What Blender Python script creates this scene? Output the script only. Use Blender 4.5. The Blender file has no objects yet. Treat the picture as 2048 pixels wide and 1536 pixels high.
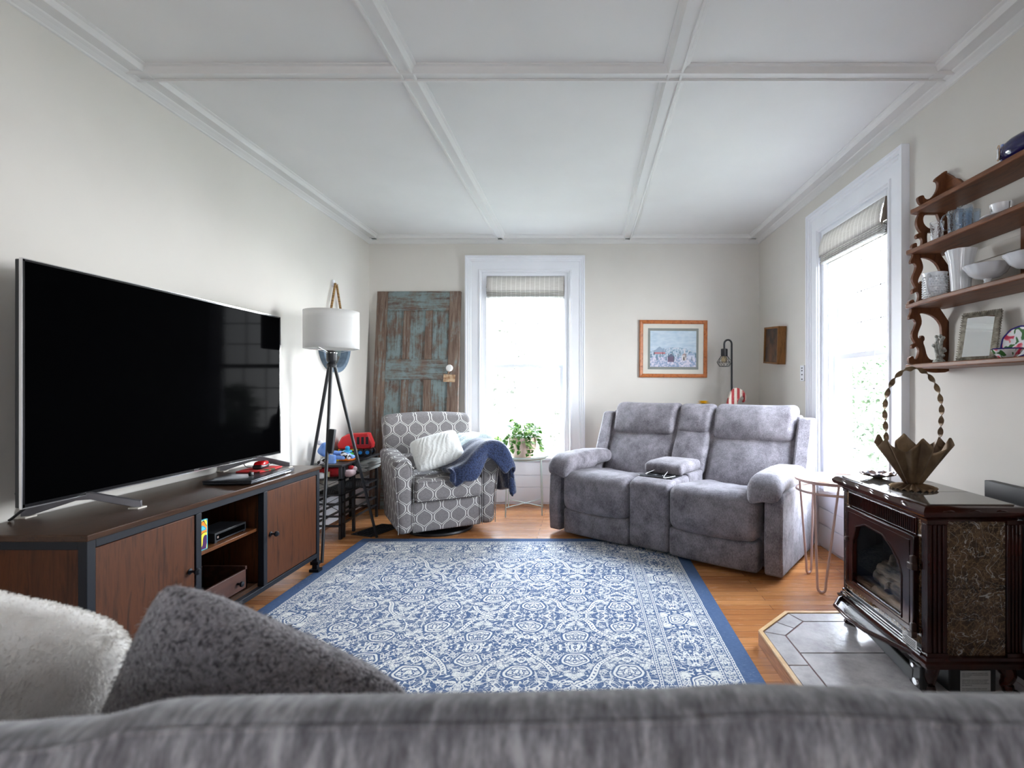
import bpy, bmesh, math, random
from math import pi, sin, cos, radians, hypot, sqrt
from mathutils import Matrix, Vector, noise
random.seed(7)
S = bpy.context.scene
C = S.collection
# ------------------------------------------------------------------ camera, sky, exposure
F = 1020.0; HC = 1.12; VX = 1169.0; VY = 774.0      # focal length in pixels, eye height, principal point
cd = bpy.data.cameras.new('camera'); cam = bpy.data.objects.new('camera', cd); C.objects.link(cam)
cam.location = (0, 0, HC); cam.rotation_euler = (pi/2, 0, 0)
cd.sensor_width = 36; cd.lens = F/2048*36; cd.shift_x = -(VX-1024)/2048; cd.shift_y = (VY-768)/2048
cd.clip_start = 0.05
cd.dof.use_dof = True; cd.dof.focus_distance = 3.0; cd.dof.aperture_fstop = 3.4
S.camera = cam
w = bpy.data.worlds.new('sky'); S.world = w; w.use_nodes = True
nt = w.node_tree; bg = nt.nodes['Background']
tc = nt.nodes.new('ShaderNodeTexCoord'); sp = nt.nodes.new('ShaderNodeSeparateXYZ'); rp = nt.nodes.new('ShaderNodeValToRGB')
nt.links.new(tc.outputs['Generated'], sp.inputs[0]); nt.links.new(sp.outputs['Z'], rp.inputs[0]); nt.links.new(rp.outputs[0], bg.inputs['Color'])
rp.color_ramp.elements[0].position = 0.0; rp.color_ramp.elements[0].color = (.94, .97, 1, 1)
rp.color_ramp.elements[1].position = 0.8; rp.color_ramp.elements[1].color = (.72, .84, 1, 1)
bg.inputs['Strength'].default_value = 20.0
S.view_settings.view_transform = 'Standard'; S.view_settings.look = 'None'
S.view_settings.gamma = 1.0; S.view_settings.exposure = 1.42; S.view_settings.use_curve_mapping = False
S.cycles.max_bounces = 10; S.cycles.diffuse_bounces = 6; S.cycles.transparent_max_bounces = 12
S.cycles.use_denoising = True; S.cycles.sample_clamp_indirect = 6
XL, XR, YB, YF = -2.06, 1.67, 4.88, -2.3
def portal(name, loc, rot, sx, sy):
    l = bpy.data.lights.new(name, 'AREA'); l.shape = 'RECTANGLE'; l.size = sx; l.size_y = sy
    l.cycles.is_portal = True; l.energy = 1
    o = bpy.data.objects.new(name, l); C.objects.link(o); o.location = loc; o.rotation_euler = rot
portal('daylight_portal', (-.565, YB+.22, 1.34), (pi/2, 0, pi), .86, 1.76)          # the back window
portal('daylight_portal', (XR+.22, 3.19, 1.34), (pi/2, 0, pi/2), .86, 1.76)          # the right window

portal('daylight_portal', (-.35, YF-.22, 1.34), (pi/2, 0, 0), .28, 1.76)                # the added fill window behind the camera

# ------------------------------------------------------------------ node helpers
class E:
    def __init__(s, nt, o): s.nt = nt; s.o = o
    def m(s, op, *a):
        n = s.nt.nodes.new('ShaderNodeMath'); n.operation = op
        for i, v in enumerate((s,)+a):
            if isinstance(v, E): s.nt.links.new(v.o, n.inputs[i])
            else: n.inputs[i].default_value = v
        return E(s.nt, n.outputs[0])
    def __add__(s, b): return s.m('ADD', b)
    def __radd__(s, b): return s.m('ADD', b)
    def __sub__(s, b): return s.m('SUBTRACT', b)
    def __rsub__(s, b): return (s*-1.0)+b
    def __mul__(s, b): return s.m('MULTIPLY', b)
    def __rmul__(s, b): return s.m('MULTIPLY', b)
    def __truediv__(s, b): return s.m('DIVIDE', b)
    def abs(s): return s.m('ABSOLUTE')
    def fr(s): return s.m('FRACT')
    def fl(s): return s.m('FLOOR')
    def sin(s): return s.m('SINE')
    def cos(s): return s.m('COSINE')
    def lt(s, b): return s.m('LESS_THAN', b)
    def gt(s, b): return s.m('GREATER_THAN', b)
    def mn(s, b): return s.m('MINIMUM', b)
    def mx(s, b): return s.m('MAXIMUM', b)
    def sq(s): return s.m('SQRT')
    def clamp(s): return s.mx(0.0).mn(1.0)
    def sel(s, a, b): return b + s*(a-b)          # s ? a : b
def comb(nt, x, y, z=0.0):
    n = nt.nodes.new('ShaderNodeCombineXYZ')
    for i, v in enumerate((x, y, z)):
        if isinstance(v, E): nt.links.new(v.o, n.inputs[i])
        else: n.inputs[i].default_value = v
    return n.outputs[0]
def tex(nt, kind, vec, **kw):
    n = nt.nodes.new('ShaderNodeTex'+kind)
    for k, v in kw.items():
        if k in n.inputs.keys(): n.inputs[k].default_value = v
        else: setattr(n, k, v)
    if vec is not None: nt.links.new(vec, n.inputs['Vector'])
    return n
def ramp(nt, fac, stops):
    n = nt.nodes.new('ShaderNodeValToRGB'); nt.links.new(fac, n.inputs[0])
    cr = n.color_ramp
    while len(cr.elements) < len(stops): cr.elements.new(.5)
    for e, (p, c) in zip(cr.elements, stops):
        e.position = p; e.color = (c[0], c[1], c[2], 1)
    return n.outputs[0]
def mixc(nt, fac, a, b, mode='MIX'):
    n = nt.nodes.new('ShaderNodeMix'); n.data_type = 'RGBA'; n.blend_type = mode
    for idx, v in ((0, fac), (6, a), (7, b)):
        if isinstance(v, E): v = v.o
        if hasattr(v, 'is_output'): nt.links.new(v, n.inputs[idx])
        elif idx == 0: n.inputs[0].default_value = v
        else: n.inputs[idx].default_value = (v[0], v[1], v[2], 1)
    return n.outputs[2]
def L(r, g, b):                                    # sRGB 0..255 to linear
    f = lambda v: ((v/255+.055)/1.055)**2.4 if v > 10 else v/255/12.92
    return (f(r), f(g), f(b))
def base_mat(name, **kw):
    m = bpy.data.materials.new(name); m.use_nodes = True
    p = m.node_tree.nodes['Principled BSDF']
    for k, v in kw.items():
        k = {'rough': 'Roughness', 'metal': 'Metallic', 'spec': 'Specular IOR Level', 'col': 'Base Color', 'sheen': 'Sheen Weight',
             'trans': 'Transmission Weight', 'coat': 'Coat Weight', 'alpha': 'Alpha', 'ior': 'IOR'}.get(k, k)
        if k == 'Base Color': v = (*v, 1)
        p.inputs[k].default_value = v
    return m, m.node_tree, p
def coords(nt, scale=(1, 1, 1), rot=(0, 0, 0)):
    t = nt.nodes.new('ShaderNodeTexCoord'); mp = nt.nodes.new('ShaderNodeMapping')
    mp.inputs['Scale'].default_value = scale; mp.inputs['Rotation'].default_value = rot
    nt.links.new(t.outputs['Object'], mp.inputs[0]); return mp.outputs[0]
def bump(nt, p, h, strength=.3, dist=.002):
    b = nt.nodes.new('ShaderNodeBump'); b.inputs['Strength'].default_value = strength; b.inputs['Distance'].default_value = dist
    nt.links.new(h.o if isinstance(h, E) else h, b.inputs['Height']); nt.links.new(b.outputs[0], p.inputs['Normal'])
def M(name, ca, cb=None, sc=8, st=(1, 1, 1), rough=.5, bs=0, bsc=None, bd=.002, det=4, lo=.35, hi=.65, bst=None, **kw):
    """two-tone noise material with optional bump"""
    m, nt, p = base_mat(name, rough=rough, col=ca, **kw)
    v = coords(nt, st)
    n = tex(nt, 'Noise', v, Scale=sc, Detail=det)
    if cb: nt.links.new(ramp(nt, n.outputs['Fac'], [(lo, ca), (hi, cb)]), p.inputs['Base Color'])
    else:
        cb = tuple(c*.93 for c in ca)
        nt.links.new(ramp(nt, n.outputs['Fac'], [(.3, ca), (.75, cb)]), p.inputs['Base Color'])
    if bs:
        v2 = coords(nt, bst or st)
        n2 = tex(nt, 'Noise', v2, Scale=bsc or sc*3, Detail=5)
        bump(nt, p, n2.outputs['Fac'], bs, bd)
    return m

# ------------------------------------------------------------------ mesh helpers
MATS = {}
class MB:
    def __init__(s): s.v = []; s.f = []
    def add(s, vs, fs, T=None):
        b = len(s.v)
        s.v += [tuple(T @ Vector(p)) if T else tuple(p) for p in vs]
        s.f += [tuple(i+b for i in f) for f in fs]; return s
    def box(s, x0, x1, y0, y1, z0, z1, T=None):
        vs = [(x, y, z) for z in (z0, z1) for y in (y0, y1) for x in (x0, x1)]
        return s.add(vs, [(0, 2, 3, 1), (4, 5, 7, 6), (0, 1, 5, 4), (2, 6, 7, 3), (0, 4, 6, 2), (1, 3, 7, 5)], T)
    def bar(s, a, b, wx, wy, up=(0, 0, 1)):
        a, b = Vector(a), Vector(b); d = (b-a).normalized(); u = Vector(up)
        if abs(d.dot(u)) > .95: u = Vector((0, 1, 0))
        x = d.cross(u).normalized(); y = x.cross(d)
        vs = [p+x*i*wx/2+y*j*wy/2 for p in (a, b) for i, j in ((-1, -1), (1, -1), (1, 1), (-1, 1))]
        return s.add(vs, [(3, 2, 1, 0), (4, 5, 6, 7)]+[(i, (i+1) % 4, 4+(i+1) % 4, 4+i) for i in range(4)])
    def tube(s, pts, r, seg=10, closed=False, caps=True, prof=None, twist=0):
        pts = [Vector(p) for p in pts]; n = len(pts)
        rs = r if isinstance(r, (list, tuple)) else [r]*n
        t = []
        for i in range(n):
            a = pts[(i-1) % n] if (closed or i) else pts[0]; b = pts[(i+1) % n] if (closed or i < n-1) else pts[-1]
            t.append((b-a).normalized())
        u = Vector((0, 0, 1)) if abs(t[0].z) < .9 else Vector((1, 0, 0))
        u = (u - t[0]*u.dot(t[0])).normalized(); vs = []
        for i in range(n):
            u = (u - t[i]*u.dot(t[i])).normalized(); w_ = t[i].cross(u)
            for k in range(seg):
                a = 2*pi*k/seg + twist*i
                if prof: px_, py_ = prof[k]; ca, sa = cos(twist*i), sin(twist*i); q = (px_*ca-py_*sa, px_*sa+py_*ca)
                else: q = (cos(a)*rs[i], sin(a)*rs[i])
                vs.append(pts[i]+u*q[0]+w_*q[1])
        fs = []
        for i in range(n if closed else n-1):
            for k in range(seg):
                j = (i+1) % n; l = (k+1) % seg
                fs.append((i*seg+k, i*seg+l, j*seg+l, j*seg+k))
        if caps and not closed: fs += [tuple(range(seg))[::-1], tuple((n-1)*seg+k for k in range(seg))]
        return s.add(vs, fs)
    def lathe(s, prof, c=(0, 0, 0), seg=32, T=None, fn=None):
        vs = []
        for r, z in prof:
            for k in range(seg):
                a = 2*pi*k/seg; rr = r*(fn(a, z) if fn else 1)
                vs.append((c[0]+rr*cos(a), c[1]+rr*sin(a), c[2]+z))
        fs = [(i*seg+k, i*seg+(k+1) % seg, (i+1)*seg+(k+1) % seg, (i+1)*seg+k) for i in range(len(prof)-1) for k in range(seg)]
        if tuple(prof[0]) == tuple(prof[-1]): return s.add(vs, fs, T)
        if prof[0][0] > 1e-6: fs.append(tuple(range(seg))[::-1])
        if prof[-1][0] > 1e-6: fs.append(tuple((len(prof)-1)*seg+k for k in range(seg)))
        return s.add(vs, fs, T)
    def prism(s, poly, ax, a, b, T=None):
        """poly in the two other axes, extruded along ax between a and b"""
        def P(p, d):
            return {'x': (d, p[0], p[1]), 'y': (p[0], d, p[1]), 'z': (p[0], p[1], d)}[ax]
        n = len(poly); vs = [P(p, a) for p in poly]+[P(p, b) for p in poly]
        return s.add(vs, [tuple(range(n))[::-1], tuple(range(n, 2*n))]+[(i, (i+1) % n, n+(i+1) % n, n+i) for i in range(n)], T)
    def grid(s, f, nu, nv, cu=False, cv=False, T=None):
        vs = [f(i/(nu if cu else nu-1), j/(nv if cv else nv-1)) for i in range(nu) for j in range(nv)]
        fs = [(i*nv+j, ((i+1) % nu)*nv+j, ((i+1) % nu)*nv+(j+1) % nv, i*nv+(j+1) % nv)
              for i in range(nu if cu else nu-1) for j in range(nv if cv else nv-1)]
        return s.add(vs, fs, T)
    def soft(s, c, h, r=.03, bulge=(0, 0, 0), fn=None, n=(6, 6, 6), k=3, T=None):
        """rounded, puffed box: centre c, half sizes h, corner radius r, bulge per axis"""
        def axis(hh, m):
            a = [-hh+r*(1-cos(pi/2*i/k)) for i in range(k)]
            mid = [-hh+r+(2*hh-2*r)*i/m for i in range(m+1)]
            return a+mid+[-q for q in a[::-1]]
        A = [axis(h[i], n[i]) for i in range(3)]; idx = {}; vs = []; fs = []
        def vid(i, j, l):
            if (i, j, l) in idx: return idx[(i, j, l)]
            P = Vector((A[0][i], A[1][j], A[2][l])); I = Vector([max(-(h[q]-r), min(h[q]-r, P[q])) for q in range(3)])
            D = P-I
            if D.length > 1e-9: P = I+D.normalized()*r
            X = [P[q]/h[q] for q in range(3)]
            for q in range(3):
                if bulge[q]:
                    a_, b_ = X[(q+1) % 3], X[(q+2) % 3]
                    P[q] += bulge[q]*max(0, 1-a_*a_)*max(0, 1-b_*b_)*X[q]
            P += Vector(c)
            if fn: P = Vector(fn(P))
            idx[(i, j, l)] = len(vs); vs.append(P); return idx[(i, j, l)]
        N = [len(a)-1 for a in A]
        for ax in range(3):
            b, d = (ax+1) % 3, (ax+2) % 3
            for side in (0, N[ax]):
                for i in range(N[b]):
                    for j in range(N[d]):
                        q = []
                        for di, dj in ((0, 0), (1, 0), (1, 1), (0, 1)):
                            t = [0, 0, 0]; t[ax] = side; t[b] = i+di; t[d] = j+dj; q.append(vid(*t))
                        fs.append(tuple(q if side else q[::-1]))
        return s.add(vs, fs, T)
    def build(s, name, mat, parent=None, world=False, bevel=0, sub=0, smooth=38, solid=0, **tags):
        me = bpy.data.meshes.new(name)
        vs = s.v
        if world and parent is not None:
            inv = wm(parent).inverted(); vs = [inv @ Vector(p) for p in vs]
        elif world == 'z': pass
        me.from_pydata([tuple(p) for p in vs], [], s.f)
        bm = bmesh.new(); bm.from_mesh(me)
        bmesh.ops.recalc_face_normals(bm, faces=bm.faces)
        if smooth:
            for f in bm.faces: f.smooth = True
            for e in bm.edges:
                if len(e.link_faces) == 2: e.smooth = e.calc_face_angle(0) < radians(smooth)
        bm.to_mesh(me); bm.free()
        for m in (mat if isinstance(mat, list) else [mat]): me.materials.append(m)
        o = bpy.data.objects.new(name, me); C.objects.link(o)
        if parent is not None: o.parent = parent
        if solid:
            md = o.modifiers.new('solid', 'SOLIDIFY'); md.thickness = solid; md.offset = 0
        if bevel:
            md = o.modifiers.new('bevel', 'BEVEL'); md.width = bevel; md.segments = 2; md.limit_method = 'ANGLE'; md.angle_limit = radians(40)
        if sub:
            md = o.modifiers.new('sub', 'SUBSURF'); md.levels = sub; md.render_levels = sub
        for k, v in tags.items(): o[k] = v
        return o
def wm(o):
    m = Matrix.LocRotScale(o.location, o.rotation_euler, o.scale)
    return wm(o.parent) @ m if o.parent else m
def tag(o, label, cat, group=None):
    o['label'] = label; o['category'] = cat
    if group: o['group'] = group
    return o
def thing(name, label, cat, loc=(0, 0, 0), rz=0, group=None, rot=None):
    o = bpy.data.objects.new(name, None); C.objects.link(o); o.location = loc
    o.rotation_euler = rot or (0, 0, rz); o.empty_display_size = .1
    return tag(o, label, cat, group)
def struct(o): o['kind'] = 'structure'; return o
def P3(x, y, Y):                                   # a point of the photograph at depth Y, in metres
    return ((x-VX)*Y/F, Y, HC-(y-VY)*Y/F)
def copy_tree(o, parent=None):
    c = o.copy(); C.objects.link(c); c.parent = parent
    for ch in list(o.children): copy_tree(ch, c)
    return c
def single(name, mb, mat, label, cat, loc, rz=0, group=None, **kw):   # a thing that is one mesh, modelled about its own base
    o = mb.build(name, mat, None, **kw); o.location = loc; o.rotation_euler = (0, 0, rz)
    return tag(o, label, cat, group)
# ------------------------------------------------------------------ shared materials
m_wall = M('wall_paint', L(215, 211, 204), None, sc=2, rough=.75, bs=.05, bsc=180, bd=.001)
m_ceil = M('ceiling_paint', L(222, 221, 219), None, sc=2, rough=.8)
m_trim = M('white_gloss_paint', L(236, 238, 244), None, sc=3, rough=.35)
m_black = M('black_metal', (.012, .013, .016), None, rough=.45)
m_char = M('charcoal_frame_metal', (.009, .011, .016), None, rough=.5, spec=.25)
def wood(name, c1, c2, st, rough=.45, sc=3, c3=None, spec=.25, coat=0):
    m, nt, p = base_mat(name, rough=rough, spec=spec, coat=coat)
    v = coords(nt, st)
    a = tex(nt, 'Noise', v, Scale=sc, Detail=6, Distortion=.6, Roughness=.65)
    col = ramp(nt, a.outputs['Fac'], [(.3, c1), (.5, c2), (.72, c3 or c1)])
    nt.links.new(col, p.inputs['Base Color'])
    bump(nt, p, a.outputs['Fac'], .15, .001)
    return m
m_wal_v = wood('walnut_board_upright', L(36, 18, 8), L(82, 44, 20), (16, 16, 1.2), .5, 3, L(54, 28, 13))
m_wal_h = wood('walnut_board_lengthwise', L(36, 23, 16), L(68, 46, 32), (16, 1.2, 16), .3, 3, L(52, 34, 24))
m_wal_e = wood('walnut_edge', L(70, 40, 20), L(104, 62, 34), (12, 1, 12), .35)
m_shelf = wood('stained_pine', L(70, 41, 24), L(118, 72, 43), (10, 1.5, 10), .45, 3, L(90, 54, 32))
m_shelf_v = wood('stained_pine_upright', L(60, 34, 20), L(108, 64, 38), (12, 12, 2), .5, 3, L(80, 46, 28))
m_frame = wood('cherry_frame_wood', L(122, 64, 32), L(178, 108, 64), (6, 6, 6), .35, 5)
m_box = wood('box_wood', L(88, 54, 24), L(132, 90, 48), (12, 12, 2), .5)
m_steel = M('steel', (.5, .5, .5), None, rough=.25, metal=1.0)
m_silver = M('silver_trim', (.75, .75, .76), None, rough=.2, metal=1.0)
# floor: strip oak running across the room
def floor_mat():
    m, nt, p = base_mat('oak_strip_floor', rough=.3)
    v = coords(nt)
    br = tex(nt, 'Brick', v, Scale=1.0, offset=.37, offset_frequency=2, squash=1.0)
    br.inputs['Brick Width'].default_value = .95; br.inputs['Row Height'].default_value = .057; br.inputs['Mortar Size'].default_value = .0009
    br.inputs['Color1'].default_value = (*L(204, 142, 90), 1); br.inputs['Color2'].default_value = (*L(172, 110, 64), 1); br.inputs['Mortar'].default_value = (*L(90, 48, 24), 1)
    br.inputs['Bias'].default_value = -.2
    v2 = coords(nt, (1.4, 26, 1)); g = tex(nt, 'Noise', v2, Scale=3, Detail=7, Distortion=1.6, Roughness=.6)
    c = mixc(nt, .55, br.outputs['Color'], ramp(nt, g.outputs['Fac'], [(.3, (.62, .5, .42)), (.55, (1, 1, 1)), (.75, (.8, .68, .56))]), 'MULTIPLY')
    nt.links.new(c, p.inputs['Base Color'])
    nt.links.new(ramp(nt, g.outputs['Fac'], [(.3, (.17,)*3), (.7, (.3,)*3)]), p.inputs['Roughness'])
    bump(nt, p, E(nt, br.outputs['Fac'])*-1.0+E(nt, g.outputs['Fac'])*.15, .25, .001)
    return m
def glass_mat(name='window_glass', tint=(1, 1, 1)):
    m = bpy.data.materials.new(name); m.use_nodes = True; nt = m.node_tree; nt.nodes.clear()
    o = nt.nodes.new('ShaderNodeOutputMaterial'); t = nt.nodes.new('ShaderNodeBsdfTransparent'); g = nt.nodes.new('ShaderNodeBsdfGlossy')
    fz = nt.nodes.new('ShaderNodeFresnel'); mx = nt.nodes.new('ShaderNodeMixShader')
    fz.inputs[0].default_value = 1.35; t.inputs[0].default_value = (*tint, 1); g.inputs['Roughness'].default_value = .01
    ge = nt.nodes.new('ShaderNodeNewGeometry'); ff = E(nt, fz.outputs[0])*(1.0-E(nt, ge.outputs['Backfacing']))
    nt.links.new(ff.o, mx.inputs[0]); nt.links.new(t.outputs[0], mx.inputs[1]); nt.links.new(g.outputs[0], mx.inputs[2]); nt.links.new(mx.outputs[0], o.inputs[0])
    return m
m_glass = glass_mat()
# ------------------------------------------------------------------ room shell
ZB, ZC = 2.518, 2.540
struct(MB().box(XL-.2, XR+.2, YF-.2, YB+.2, -.1, 0).build('floor', floor_mat(), smooth=0))
struct(MB().box(XL-.2, XR+.2, YF-.2, YB+.2, ZC, 2.7).build('ceiling', m_ceil, smooth=0))
struct(MB().box(XL-.2, XL, YF-.2, YB+.2, 0, 2.6).build('wall_left', m_wall, smooth=0))
WZ0, WZ1, WH = .45, 2.215, .412                    # window opening
def walled(name, a0, a1, opens, mk, WH=WH):
    mb = MB(); cur = a0
    for c in opens:
        mk(mb, cur, c-WH, 0, 2.6); mk(mb, c-WH, c+WH, 0, WZ0); mk(mb, c-WH, c+WH, WZ1, 2.6); cur = c+WH
    mk(mb, cur, a1, 0, 2.6); struct(mb.build(name, m_wall, smooth=0))
walled('wall_back', XL, XR, [-.565], lambda mb, a, b, z0, z1: mb.box(a, b, YB, YB+.2, z0, z1))
walled('wall_right', YF-.2, YB+.2, [3.19], lambda mb, a, b, z0, z1: mb.box(XR, XR+.2, a, b, z0, z1))
walled('wall_front', XL, XR, [-.35], lambda mb, a, b, z0, z1: mb.box(a, b, YF-.2, YF, z0, z1), WH*.3)  # narrow opening cut for the added fill window
# ceiling grid of flat strips edged with mouldings, and the cornice
ZB, ZC = 2.518, 2.540
def strip(name, ax, c, a, b, hw=.033):
    dz = -.0015 if ax == 'x' else 0; B = ZB+dz
    hf = [(hw-.011, B), (hw-.010, B-.009), (hw, B-.009), (hw+.006, B+.003), (hw+.013, ZC-.009), (hw+.025, ZC-.005), (hw+.028, ZC+.02)]
    prof = [(-a_, b_) for a_, b_ in hf[::-1]]+hf
    mb = MB().prism([(c+u, z) for u, z in prof], ax, a, b)
    return struct(mb.build(name, m_ceil, smooth=0))
strip('trim_1', 'x', 2.29, XL, XR); strip('trim_2', 'x', -.13, XL, XR)
strip('trim_3', 'y', -.795, YF, YB); strip('trim_4', 'y', .405, YF, YB)
cor = [(0, 2.49), (.008, 2.492), (.012, 2.498), (.03, 2.508), (.04, 2.512), (.045, ZB-.004), (.05, ZB), (.10, ZB), (.102, ZB-.005), (.11, ZB-.005), (.116, ZB+.004), (.124, ZC-.008), (.136, ZC-.004), (.138, ZC+.01), (0, ZC+.01)]
struct(MB().prism([(XL+u, z) for u, z in cor], 'y', YF, YB).build('trim_5', m_ceil, smooth=0))
struct(MB().prism([(XR-u, z) for u, z in cor], 'y', YF, YB).build('trim_6', m_ceil, smooth=0))
struct(MB().prism([(YB-u, z) for u, z in cor], 'x', XL, XR).build('trim_7', m_ceil, smooth=0))
# baseboards with a wood shoe strip
def baseboard(name, segs, ax, face, sg):
    prof = [(0, 0), (.018, 0), (.018, .20), (.024, .205), (.024, .215), (.016, .23), (.014, .26), (.008, .275), (0, .28)]
    mb = MB(); sh = MB()
    for a, b in segs:
        mb.prism([(face+sg*u, z) for u, z in prof], ax, a, b)
        sh.prism([(face+sg*.018, 0), (face+sg*.034, 0), (face+sg*.03, .012), (face+sg*.018, .02)], ax, a, b)
    o = struct(mb.build(name, m_trim, smooth=0)); sh.build('shoe_strip', m_shelf, o, smooth=0)
baseboard('baseboard_left', [(YF, YB)], 'y', XL, 1)
baseboard('baseboard_back', [(XL+.02, -1.136), (.007, XR)], 'x', YB, -1)
baseboard('baseboard_right', [(YF, 2.62), (3.76, YB)], 'y', XR, -1)
# ------------------------------------------------------------------ windows
def window(name, loc, rz, blind=True):
    r = bpy.data.objects.new(name, None); C.objects.link(r); r.location = loc; r.rotation_euler = (0, 0, rz); struct(r)
    W, T, IN = .57, 2.37, .158
    prof = [(0, 0), (0, .042), (.014, .042), (.018, .034), (.034, .034), (.038, .027), (.05, .027), (.056, .02), (.125, .02), (.13, .028), (.142, .028), (.15, .018), (IN, .018), (IN, 0)]
    mb = MB()
    def f(u, v):
        d, h = prof[round(u*(len(prof)-1))]; q = round(v*3); x = W-d
        return [(-x, -h, 0), (-x, -h, T-d), (x, -h, T-d), (x, -h, 0)][q]
    mb.grid(f, len(prof), 4); mb.build('casing', m_trim, r, smooth=0)
    j = MB()                                        # jamb liner
    for s_ in (-1, 1): j.box(*sorted((s_*.412, s_*.372)), 0, .2, WZ0, WZ1)
    j.box(-.372, .372, 0, .2, WZ1-.03, WZ1); j.box(-.372, .372, 0, .2, WZ0-.0, WZ0+.02)
    for s_ in (-1, 1): j.box(*sorted((s_*.372, s_*.362)), .03, .055, WZ0, WZ1); j.box(*sorted((s_*.372, s_*.366)), .1, .105, WZ0, WZ1)
    j.build('jamb', m_trim, r, bevel=.002)
    def sash(z0, z1, y, rb, rt):
        s = MB(); st = .036
        s.box(-.362, -.362+st, y, y+.035, z0, z1).box(.362-st, .362, y, y+.035, z0, z1)
        s.box(-.362+st, .362-st, y, y+.035, z0, z0+rb).box(-.362+st, .362-st, y, y+.035, z1-rt, z1)
        so = s.build('sash', m_trim, r, bevel=.003)
        g = MB().box(-.33, .33, y+.015, y+.019, z0+rb-.004, z1-rt+.004).build('pane', m_glass, so, smooth=0)
        mu = MB(); za, zb = z0+rb, z1-rt
        for q in (-.326/3, .326/3): mu.box(q-.004, q+.004, y+.02, y+.026, za, zb)
        for k in (1, 2, 3): z = za+(zb-za)*k/4; mu.box(-.326, .326, y+.02, y+.026, z-.004, z+.004)
        mu.build('glazing_bars', m_trim, so, smooth=0)
    sash(1.305, 2.185, .1, .035, .04); sash(.47, 1.342, .06, .06, .037)
    MB().box(-.42, .42, -.05, .03, WZ0-.028, WZ0).build('sill', m_trim, r, bevel=.006)
    ap = MB(); ap.box(-.412, .412, -.004, .002, 0, WZ0-.028)
    for z0, z1 in ((.02, .16), (.166, .275), (.281, .40)): ap.box(-.41, .41, -.014, -.003, z0, z1)
    ap.build('apron_panel', m_trim, r, bevel=.002)
    return r
window('window_1', (-.565, YB, 0), 0)
window('window_2', (XR, 3.19, 0), -pi/2)
window('added_fill_window', (-.35, YF, 0), pi).scale = (.3, 1, 1)  # unseen window added behind the camera to brighten the foreground
# woven shades
def shade_mat():
    m, nt, p = base_mat('woven_shade', rough=.8)
    t = nt.nodes.new('ShaderNodeTexCoord'); s = nt.nodes.new('ShaderNodeSeparateXYZ'); nt.links.new(t.outputs['Object'], s.inputs[0])
    x = E(nt, s.outputs[0]); z = E(nt, s.outputs[2])
    st = (x*22.0).fr().lt(.12); sl = ((z*170.0).fr()-.5).abs()
    n = tex(nt, 'Noise', coords(nt, (6, 1, 160)), Scale=2, Detail=3)
    c = ramp(nt, n.outputs['Fac'], [(.3, L(190, 187, 182)), (.7, L(212, 210, 207))])
    c = mixc(nt, st, c, L(228, 226, 222))
    nt.links.new(c, p.inputs['Base Color']); bump(nt, p, sl+st*.5, .5, .002)
    tr = nt.nodes.new('ShaderNodeBsdfTranslucent'); nt.links.new(c, tr.inputs[0])
    mx = nt.nodes.new('ShaderNodeMixShader'); mx.inputs[0].default_value = .2
    nt.links.new(p.outputs[0], mx.inputs[1]); nt.links.new(tr.outputs[0], mx.inputs[2])
    nt.links.new(mx.outputs[0], nt.nodes['Material Output'].inputs[0]); return m
m_shade = shade_mat()
m_fringe = M('taupe_fringe', L(150, 136, 120), L(112, 98, 86), sc=30, st=(1, 1, .1), rough=.9)
def shade(loc, rz, label):
    r = thing('woven_shade', label, 'window shade', loc, rz)
    MB().box(-.37, .37, .005, .035, 2.15, 2.183).build('headrail', m_trim, r, bevel=.002)
    v = MB(); v.grid(lambda u, t: (-.366+.732*u, -.004-.03*t-.012*sin(pi*t), 2.178-.15*t), 24, 8)
    v.build('valance', m_shade, r, solid=.004)
    for sx in (-1, 1): MB().prism([(-.004, 2.178), (.03, 2.178), (.03, 2.06), (-.032, 2.03)], 'x', sx*.367-.0015, sx*.367+.0015).build('end_return', m_fringe, r)
    s = MB()
    for k in range(5):
        z = 2.05-.014*k; s.grid(lambda u, t, z=z, k=k: (-.366+.732*u, .005+.026*sin(pi*t)*(-1)-.002*k, z-.022*t), 16, 6)
        s.grid(lambda u, t, z=z, k=k: (-.366+.732*u, .012+.02*sin(pi*t), z-.022*t), 16, 6)
    s.build('gathered_folds', m_shade, r, solid=.003)
    for sx in (-1, 1):
        fr = MB()
        for k in range(26):
            y = -.026+.05*random.random(); z = 2.16-.10*random.random()
            fr.bar((sx*.363, y*.6, z), (sx*(.367+.004*random.random()), y-.012+.02*random.random(), z-.05-.02*random.random()), .002, .0015)
        fr.build('fringe', m_fringe, r, smooth=0)
    MB().tube([(.25, .0, 2.0), (.25, .002, 1.6), (.252, .002, .95)], .0012, 6).lathe([(0, 0), (.005, .004), (.006, .02), (.002, .03)], (.252, .002, .92), 10).build('pull_cord', m_trim, r)
shade((-.565, YB-.0, 0), 0, 'cream woven roman shade pulled up in the back window')
shade((XR, 3.19, 0), -pi/2, 'cream woven roman shade pulled up in the right side window, beside the shelf')
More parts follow.
